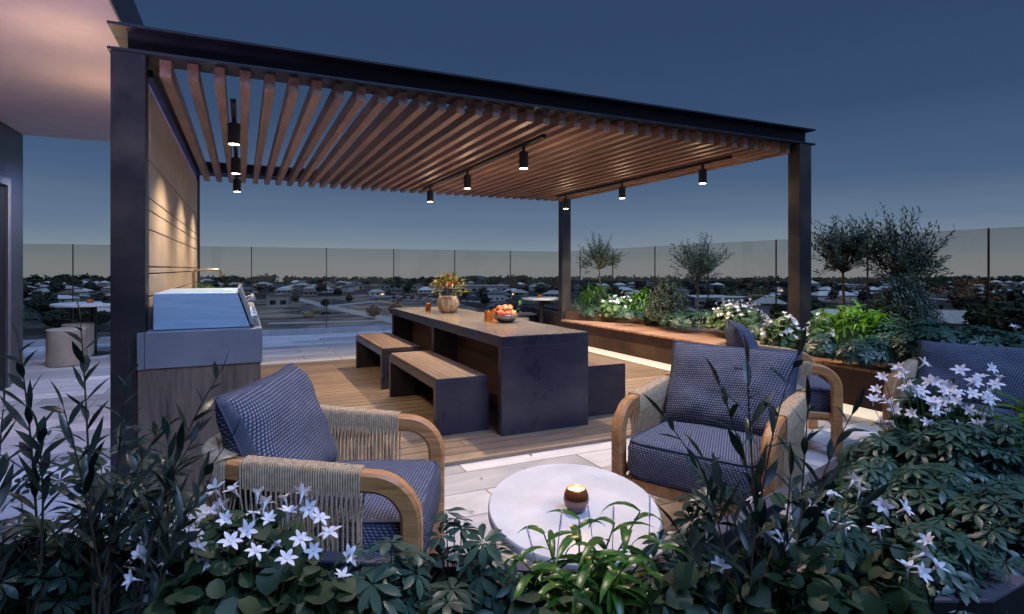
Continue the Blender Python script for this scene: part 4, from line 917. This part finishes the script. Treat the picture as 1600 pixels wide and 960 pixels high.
def house(p, w, d_, hw_, rz, rm, wm_, windows):
    o = empty('house', (p.x, p.y, ZL)); o.rotation_euler = (0, 0, rz)
    MB().box(-w/2, w/2, -d_/2, d_/2, 0, hw_).build('wall', wm_, o)
    rf = MB(); e = .7; k = min(w, d_)/2
    rf.v = [(-w/2-e, -d_/2-e, hw_), (w/2+e, -d_/2-e, hw_), (w/2+e, d_/2+e, hw_), (-w/2-e, d_/2+e, hw_), (-w/2+k*.9, 0, hw_+k*.5), (w/2-k*.9, 0, hw_+k*.5)] if w >= d_ else [(-w/2-e, -d_/2-e, hw_), (w/2+e, -d_/2-e, hw_), (w/2+e, d_/2+e, hw_), (-w/2-e, d_/2+e, hw_), (0, -d_/2+k*.9, hw_+k*.5), (0, d_/2-k*.9, hw_+k*.5)]
    rf.f = [(0, 1, 5, 4), (1, 2, 5), (2, 3, 4, 5), (3, 0, 4), (0, 3, 2, 1)] if w >= d_ else [(0, 1, 4), (1, 2, 5, 4), (2, 3, 5), (3, 0, 4, 5), (0, 3, 2, 1)]
    rf.build('roof', rm, o)
    if windows:
        for x in (-w*.28, w*.05, w*.33): MB().box(x-.9, x+.9, -d_/2-.06, -d_/2+.02, 1, 2.3).build('window', 'litwin' if g.random() < .1 else 'win', o)
    return o
hs = []
zones = [('near', 478, 508, 22), ('middle', 456, 476, 84), ('far', 443.5, 456, 120)]
def blocked(px, py): return (395 < px < 760 and py > 463) or (870 < px < 900)
for zn, y0, y1, cnt in zones:
    k = 0
    while k < cnt:
        px, py = g.uniform(-20, 1650), g.uniform(y0, y1)
        if blocked(px, py) or (zn == 'near' and 1380 < px): continue
        p = tg(px, py)
        if any((p-q).length < 14 for q, *_ in hs): continue
        k += 1; ci = g.choice([0, 0, 0, 1, 2, 3, 3]); hs.append((p, zn, ci, px, g.uniform(9, 17), g.uniform(8, 12), TH*-1+g.uniform(-.5, .5)))
cn = ['grey-roofed', 'dark-roofed', 'red-roofed', 'white-roofed']
ordn = lambda i: ['first', 'second', 'third', 'fourth', 'fifth', 'sixth', 'seventh', 'eighth', 'ninth', 'tenth', 'eleventh', 'twelfth', 'thirteenth', 'fourteenth', 'fifteenth', 'sixteenth', 'seventeenth', 'eighteenth', 'nineteenth', 'twentieth'][i] if i < 20 else '%dth' % (i+1)
cntr = {}
for p, zn, ci, px, w, d_, rz in sorted(hs, key=lambda q: q[3]):
    o = house(p, w, d_, g.uniform(2.8, 3.4) if g.random() < .8 else 5.5, rz, ['roofA', 'roofB', 'roofC', 'roofW'][ci], g.choice(['wallA', 'wallB']), zn != 'far')
    i = cntr.get((zn, ci), 0); cntr[(zn, ci)] = i+1
    tag(o, '%s from left of the %s houses in the %s part of the town' % (ordn(i), cn[ci], zn), 'house', 'houses of the town below')
# the larger house beyond the glass at right
def bighouse(px, py, w, d_, h_, rz, rm, lab):
    o = house(tg(px, py), w, d_, h_, rz, rm, 'wallA', True); tag(o, lab, 'house', 'houses of the town below')
bighouse(1490, 523, 26, 16, 4.6, -TH-.35, 'roofA', 'large pale house with grey hipped roof seen through the right glass')
bighouse(1530, 535, 12, 9, 3.0, -TH-.3, 'roofA', 'small lean-to house right of the large pale house')
bighouse(1300, 470, 30, 12, 4, -TH+.1, 'roofW', 'long white-roofed house between the olive tree and the post')
def shed(name, px, py, w, d_, h_, rz, wm_, rm, lab):
    o = empty(name, tg(px, py)); o.rotation_euler = (0, 0, rz)
    MB().box(-w/2, w/2, -d_/2, d_/2, 0, h_).build('wall', wm_, o); MB().box(-w/2-.4, w/2+.4, -d_/2-.4, d_/2+.4, h_+.01, h_+.5).build('roof', rm, o)
    for k in range(int(w/6)): MB().box(-w/2+2+k*6, -w/2+5.5+k*6, -d_/2-.06, -d_/2+.02, 1, h_*.55).build('window', 'win', o)
    tag(o, lab, 'warehouse', 'flat-roofed sheds of the town')
shed('warehouse', 1150, 476, 62, 28, 5, -TH, 'wallB', 'roofW', 'long white flat roof beyond the bend of the planter')
shed('warehouse', 755, 456, 60, 25, 6, -TH, 'wallB', 'roofA', 'long pale warehouse right of the flower pot')
shed('warehouse', 436, 478, 13, 9, 6.5, -TH+.2, 'wallB', 'roofB', 'grey windowless block on the building site')
shed('warehouse', 610, 452, 70, 20, 5, -TH, 'wallB', 'roofB', 'dark long shed behind the car park')
shed('warehouse', 1350, 452, 80, 25, 5, -TH+.1, 'wallB', 'roofA', 'long grey warehouse behind the right olive trees')
# cars
c0 = empty('parked_car', (0, 0, ZL))
def mkcar(root, m):
    MB().profile([(-2.2, .35), (2.2, .35), (2.25, .75), (2.0, .95), (1.1, 1.0), (.6, 1.45), (-1.1, 1.45), (-1.8, 1.0), (-2.25, .9)], 1, -.85, .85).build('body', m, root)
    MB().profile([(.95, 1.02), (.52, 1.40), (-1.0, 1.40), (-1.6, 1.02)], 1, -.87, .87).build('window', 'win', root)
    for x in (-1.35, 1.35):
        for y in (-.88, .88): MB().tube([(x, y-.1, .33), (x, y+.1, .33)], .33, 10).build('wheel', 'black', root)
protos = []
for m_ in ('carA', 'carB', 'carC'): r_ = empty('parked_car'); mkcar(r_, m_); protos.append([r_, 0])
slots = []
for row, py in enumerate((472, 468, 464.5)):
    for k in range(11): slots.append((612+k*13+row*5+g.uniform(-2, 2), py+g.uniform(-.5, .5), row))
slots += [(510, 494, 3), (478, 492, 3), (1300, 458, 4), (1330, 459, 4), (1370, 461, 4), (1210, 473, 4), (165, 486, 5), (160, 492, 5)]
cc = {}
for px, py, row in slots:
    ci = g.choice([0, 0, 1, 1, 2]); pr = protos[ci]; o = pr[0] if not pr[1] else copy_tree(pr[0]); pr[1] = 1
    q = tg(px, py); o.location = (q.x, q.y, ZL+.7); o.rotation_euler = (0, 0, -TH+(1.2 if row < 3 else .2)+g.uniform(-.1, .1))
    i = cc.get((ci, row), 0); cc[(ci, row)] = i+1
    tag(o, '%s %s car %s' % (ordn(i), ['silver', 'black', 'red'][ci], ['from left in the nearest car park row', 'from left in the middle car park row', 'from left in the farthest car park row', 'parked on the building site', 'on the street at right beyond the planter', 'on the street at far left'][row]), 'car', 'cars parked in the town below')
for pr in protos:
    if not pr[1]:
        for c in list(pr[0].children): bpy.data.objects.remove(c)
        bpy.data.objects.remove(pr[0])
bpy.data.objects.remove(c0)
# digger on the site
dgx = empty('excavator', tg(482, 497)); tag(dgx, 'yellow excavator working on the bare building site', 'excavator')
MB().box(-1.8, 1.8, -1.3, 1.3, .9, 2.4).build('cab', 'yellowm', dgx, bevel=.1); MB().box(-2.2, 2.2, -1.5, 1.5, .3, .88).build('track', 'black', dgx, bevel=.1)
MB().tube([(1.5, 0, 2), (4, 0, 4.4), (6, 0, 2.2)], .28, 6).build('arm', 'yellowm', dgx); MB().box(5.5, 6.6, -.6, .6, 1.3, 2.1).build('bucket', 'black', dgx)
# trees
def tree_meshes(seed, R_, Ht, nq, qs, lobes, m):
    g2 = random.Random(seed); tk = MB(); tk.tube([(0, 0, 0), (.1, 0, Ht*.35), (.0, .1, Ht*.6)], .035*Ht, 6, .012*Ht)
    L_ = [(V((g2.uniform(-.5, .5)*R_, g2.uniform(-.5, .5)*R_, Ht*g2.uniform(.42, .8))), R_*g2.uniform(.4, .68)) for _ in range(lobes)]+[(V((0, 0, Ht*.62)), R_*.7)]
    for c, r_ in L_[:5]: tk.tube([(0, 0, Ht*.3), tuple(c)], .015*Ht, 4, .006*Ht)
    cr = MB()
    for k in range(nq):
        c, r_ = g2.choice(L_); d = V((g2.gauss(0, 1), g2.gauss(0, 1), g2.gauss(0, 1))).normalized(); p = c+V((d.x, d.y, d.z*.72))*r_*g2.uniform(.6, 1.08)
        s = qs*g2.uniform(.6, 1.3); cr.leaf(p, rv(g2)+V((0, 0, .2)), rv(g2)+d, s*1.3, s, .4, 2, (.5, 1, 0), .1)
    return tk, cr
def tproto(seed, R_, Ht, nq, qs, lobes, m):
    tk, cr = tree_meshes(seed, R_, Ht, nq, qs, lobes, m); root = empty('town_tree'); tk.build('trunk', 'tbark', root); cr.build('crown', m, root, smooth='leaf'); return root
tps = [tproto(300+i, 4.2, 7.5, 420, 1.1, 5, 'ttree' if i % 3 else 'ttree2') for i in range(5)]
used_t = [False]*5
ts = []
tz = [('near', 476, 512, 44, .9), ('middle', 458, 476, 84, 1.1), ('far', 444, 458, 130, 1.25)]
for zn, y0, y1, cnt, sc in tz:
    k = 0
    while k < cnt:
        px, py = g.uniform(-20, 1640), g.uniform(y0, y1)
        if zn != 'far' and 395 < px < 740 and py > 461 and g.random() < .8: continue
        p = tg(px, py)
        if any(abs(p.x-q[0].x) < 7.5 and abs(p.y-q[0].y) < 7.5 for q in hs): continue
        k += 1; ts.append((p, zn, px, sc*g.uniform(.6, 1.35), g.randrange(5)))
cnt_ = {}
for p, zn, px, sc, ti in sorted(ts, key=lambda q: q[2]):
    o = tps[ti] if not used_t[ti] else copy_tree(tps[ti]); used_t[ti] = True
    o.location = (p.x, p.y, ZL-.1); o.rotation_euler = (0, 0, g.uniform(0, 6)); o.scale = (sc*g.uniform(.9, 1.25), sc*g.uniform(.9, 1.25), sc)
    i = cnt_.get(zn, 0); cnt_[zn] = i+1
    tag(o, '%s dark tree from left in the %s part of the town' % (ordn(i), zn), 'tree', 'trees scattered through the town')
bt = tproto(400, 5, 8.5, 3600, .55, 8, 'ttree')
for i, (px, py, sc, lab) in enumerate([(1570, 560, 1.75, 'broad dark cedar beyond the glass at far right'), (1600, 540, 1.9, 'broad dark tree cut by the right edge of the photo'), (1525, 515, 1.55, 'dark tree left of the broad cedar at right'),
                            (125, 505, 1.0, 'dense tree behind the far left round table'), (60, 500, 1.1, 'dense tree near the building wall at far left'), (1010, 480, 1.3, 'round dark tree between the two small olive trees'), (1240, 490, 1.2, 'dark tree behind the front right post'), (150, 520, .9, 'dense low tree under the far left round table'), (90, 525, 1.0, 'rusty broad tree behind the drum stools')]):
    o = bt if i == 0 else copy_tree(bt); p = tg(px, py); o.location = (p.x, p.y, ZL-.1); o.rotation_euler = (0, 0, i*1.3); o.scale = (sc*1.15, sc*1.15, sc); tag(o, lab, 'tree', 'larger trees of the town')
# norfolk pine
np_ = empty('pine_tree', tg(413, 447)); tag(np_, 'tall lone pine standing above the treeline left of the table', 'tree')
MB().tube([(0, 0, 0), (0, 0, 17)], .4, 6, .08).build('trunk', 'tbark', np_)
pm2 = MB(); g3 = random.Random(3)
for k in range(13):
    z = 5+k*.95
    for j in range(7):
        a = j*.9+k*.5; L_ = (17.5-z)*.36+.4; pm2.leaf((0, 0, z), (cos(a), sin(a), .15), (0, 0, 1), L_, L_*.4, .4, 3, (.3, 1, .7, 0), .2)
pm2.build('crown', 'ttree', np_, smooth='leaf')
# far treeline, one mass
tl = MB(); g4 = random.Random(12)
for k in range(900):
    px = g4.uniform(-60, 1680); t = g4.uniform(880, 1110); p = ray(px, t, ZL); R_ = g4.uniform(3.5, 8); hh = g4.uniform(4, 11)*(.7+.9*abs(mnoise(V((px*.013, 3, 0)))))*(1.25 if (px < 180 or px > 1500) else 1)
    for j in range(34):
        d = V((g4.gauss(0, 1), g4.gauss(0, 1), abs(g4.gauss(0, 1)))).normalized(); q = p+V((d.x*R_, d.y*R_, d.z*hh*g4.uniform(.8, 1.1)+.3)); tl.leaf(q, rv(g4), d, 4.2, 3.4, .4, 2, (.6, 1, 0))
tag(tl.build('treeline', 'ttree', smooth='leaf'), 'dark far-off line of trees on the horizon', kind='stuff')
hm = MB(); c = ray(737, 2300, -60)
hm.lathe([(1, 0), (.8, .16), (.55, .45), (.3, .8), (.12, .97), (0, 1)], (0, 0, 0), 40)
hm.v = [(x*190, y*160, z*(33+3*sin(x*5))) for x, y, z in hm.v]
struct(hm.build('hill', 'hill', smooth=True, loc=c), 'faint low hill on the horizon')

# ================================================================== light, sky, camera
w = bpy.data.worlds.new('World'); scene.world = w; w.use_nodes = True; nt = w.node_tree; bg = nt.nodes['Background']
sky = nt.nodes.new('ShaderNodeTexSky'); sky.sky_type = 'NISHITA'; sky.sun_disc = False; sky.sun_elevation = R(3.0); sky.sun_rotation = R(200)
tc = nt.nodes.new('ShaderNodeTexCoord'); sx = nt.nodes.new('ShaderNodeSeparateXYZ'); nt.links.new(tc.outputs['Generated'], sx.inputs[0])
mr = nt.nodes.new('ShaderNodeMapRange'); mr.inputs['From Min'].default_value = -.05; mr.inputs['From Max'].default_value = .95; nt.links.new(sx.outputs[2], mr.inputs['Value'])
rp_ = ramp(nt, [(.0, (.28, .295, .305)), (.05, (.275, .305, .335)), (.085, (.20, .255, .31)), (.125, (.125, .19, .28)), (.19, (.066, .118, .215)), (.29, (.038, .075, .155)), (.42, (.029, .060, .132)), (1, (.032, .066, .15))])
mpn = nt.nodes.new('ShaderNodeMapping'); mpn.inputs['Scale'].default_value = (1.2, 1.2, 9); nt.links.new(tc.outputs['Generated'], mpn.inputs['Vector'])
cn_ = nt.nodes.new('ShaderNodeTexNoise'); cn_.inputs['Scale'].default_value = 1.6; cn_.inputs['Detail'].default_value = 5; nt.links.new(mpn.outputs[0], cn_.inputs['Vector'])
cm_2 = nt.nodes.new('ShaderNodeMath'); cm_2.operation = 'MULTIPLY_ADD'; cm_2.inputs[1].default_value = .05; nt.links.new(cn_.outputs['Fac'], cm_2.inputs[0]); nt.links.new(mr.outputs[0], cm_2.inputs[2])
cm_3 = nt.nodes.new('ShaderNodeMath'); cm_3.operation = 'SUBTRACT'; cm_3.inputs[1].default_value = .025; nt.links.new(cm_2.outputs[0], cm_3.inputs[0])
nt.links.new(cm_3.outputs[0], rp_.inputs['Fac']); nt.links.new(rp_.outputs['Color'], bg.inputs['Color']); bg.inputs['Strength'].default_value = 1.0
bg2 = nt.nodes.new('ShaderNodeBackground'); nt.links.new(sky.outputs[0], bg2.inputs['Color']); bg2.inputs['Strength'].default_value = .0004
ad = nt.nodes.new('ShaderNodeAddShader'); nt.links.new(bg.outputs[0], ad.inputs[0]); nt.links.new(bg2.outputs[0], ad.inputs[1]); nt.links.new(ad.outputs[0], nt.nodes['World Output'].inputs['Surface'])
def light(kind, name, loc, e, colr, size=.1, aim=None, **k):
    L = bpy.data.lights.new(name, kind); L.energy = e; L.color = colr
    if kind == 'SUN': L.angle = size
    else: L.shadow_soft_size = size
    for a, v_ in k.items(): setattr(L, a, v_)
    o = bpy.data.objects.new(name, L); col.objects.link(o); o.location = loc
    if aim is not None: o.rotation_euler = (V(aim)-V(loc)).to_track_quat('-Z', 'Y').to_euler()
    return o
light('SUN', 'dusk_light', (0, 0, 10), 2.9, (.36, .55, 1), R(30), aim=V((0, 0, 10))+V((-.14, .72, -1.0)))
WARM = (1, .76, .5)
light('POINT', 'candle_light', tuple(cb.location+V((0, 0, .105))), .9, (1, .6, .25), .006)
light('SPOT', 'terrace_lamp', (1.5, 2.6, 3.6), 330, (1, .8, .68), .12, aim=(1.15, 1.95, 0), spot_size=R(75), spot_blend=.9)
light('SPOT', 'soffit_lamp_and_fill', (-1.5, 4.6, 2.74), 190, (.30, .45, 1), .2, aim=(-1.5, 4.7, 0), spot_size=R(140), spot_blend=.9)  # added blue fill for the left floor, stands for window light
light('SPOT', 'soffit_lamp_and_fill', (-1.6, 7.9, 2.74), 220, (.40, .55, 1), .2, aim=(-1.7, 8.2, 0), spot_size=R(140), spot_blend=.9)  # second added blue fill, for the far left floor
light('SPOT', 'soffit_lamp_and_fill', (-1.75, 7.6, 2.74), 60, WARM, .04, aim=(-1.9, 8.2, 0), spot_size=R(85), spot_blend=.8)
light('SPOT', 'soffit_lamp_and_fill', (-1.3, 5.6, 2.74), 60, WARM, .04, aim=(-1.3, 5.7, 0), spot_size=R(60), spot_blend=.8)
light('POINT', 'wall_uplight', (-.98, 4.5, 2.3), 8, (1, .66, .36), .06)
light('POINT', 'wall_uplight', (-.98, 5.6, 2.25), 9, (1, .66, .36), .06)
light('SPOT', 'soffit_fill', (-2.0, 1.4, .4), 460, (.85, .62, .95), .3, aim=(-1.9, 3.4, 2.77), spot_size=R(85), spot_blend=1)  # added unseen light that tints the soffit lilac from below
light('SPOT', 'planter_spot', ray(990, 7.6, 1.5), 130, (1, .95, .7), .05, aim=ray(965, 9.2, .8), spot_size=R(80), spot_blend=.8)
light('SPOT', 'planter_spot', ray(1330, 4.5, 1.9), 60, (.95, 1, .75), .05, aim=ray(1340, 5.0, .8), spot_size=R(55), spot_blend=.8)
cam = bpy.data.cameras.new('camera'); cam.sensor_width = 36; cam.lens = F/1600*36; cam.shift_y = -(480-HY)/1600; cam.clip_end = 8000; cam.clip_start = .05
co = bpy.data.objects.new('camera', cam); col.objects.link(co); co.location = (0, 0, H); co.rotation_euler = (pi/2, 0, -TH); scene.camera = co
vs = scene.view_settings; vs.view_transform = 'Standard'; vs.look = 'None'; vs.exposure = 0; vs.gamma = 1
scene.render.engine = 'CYCLES'; scene.cycles.use_denoising = True; scene.cycles.max_bounces = 8; scene.cycles.transparent_max_bounces = 16; scene.cycles.sample_clamp_indirect = 4; scene.cycles.blur_glossy = .5
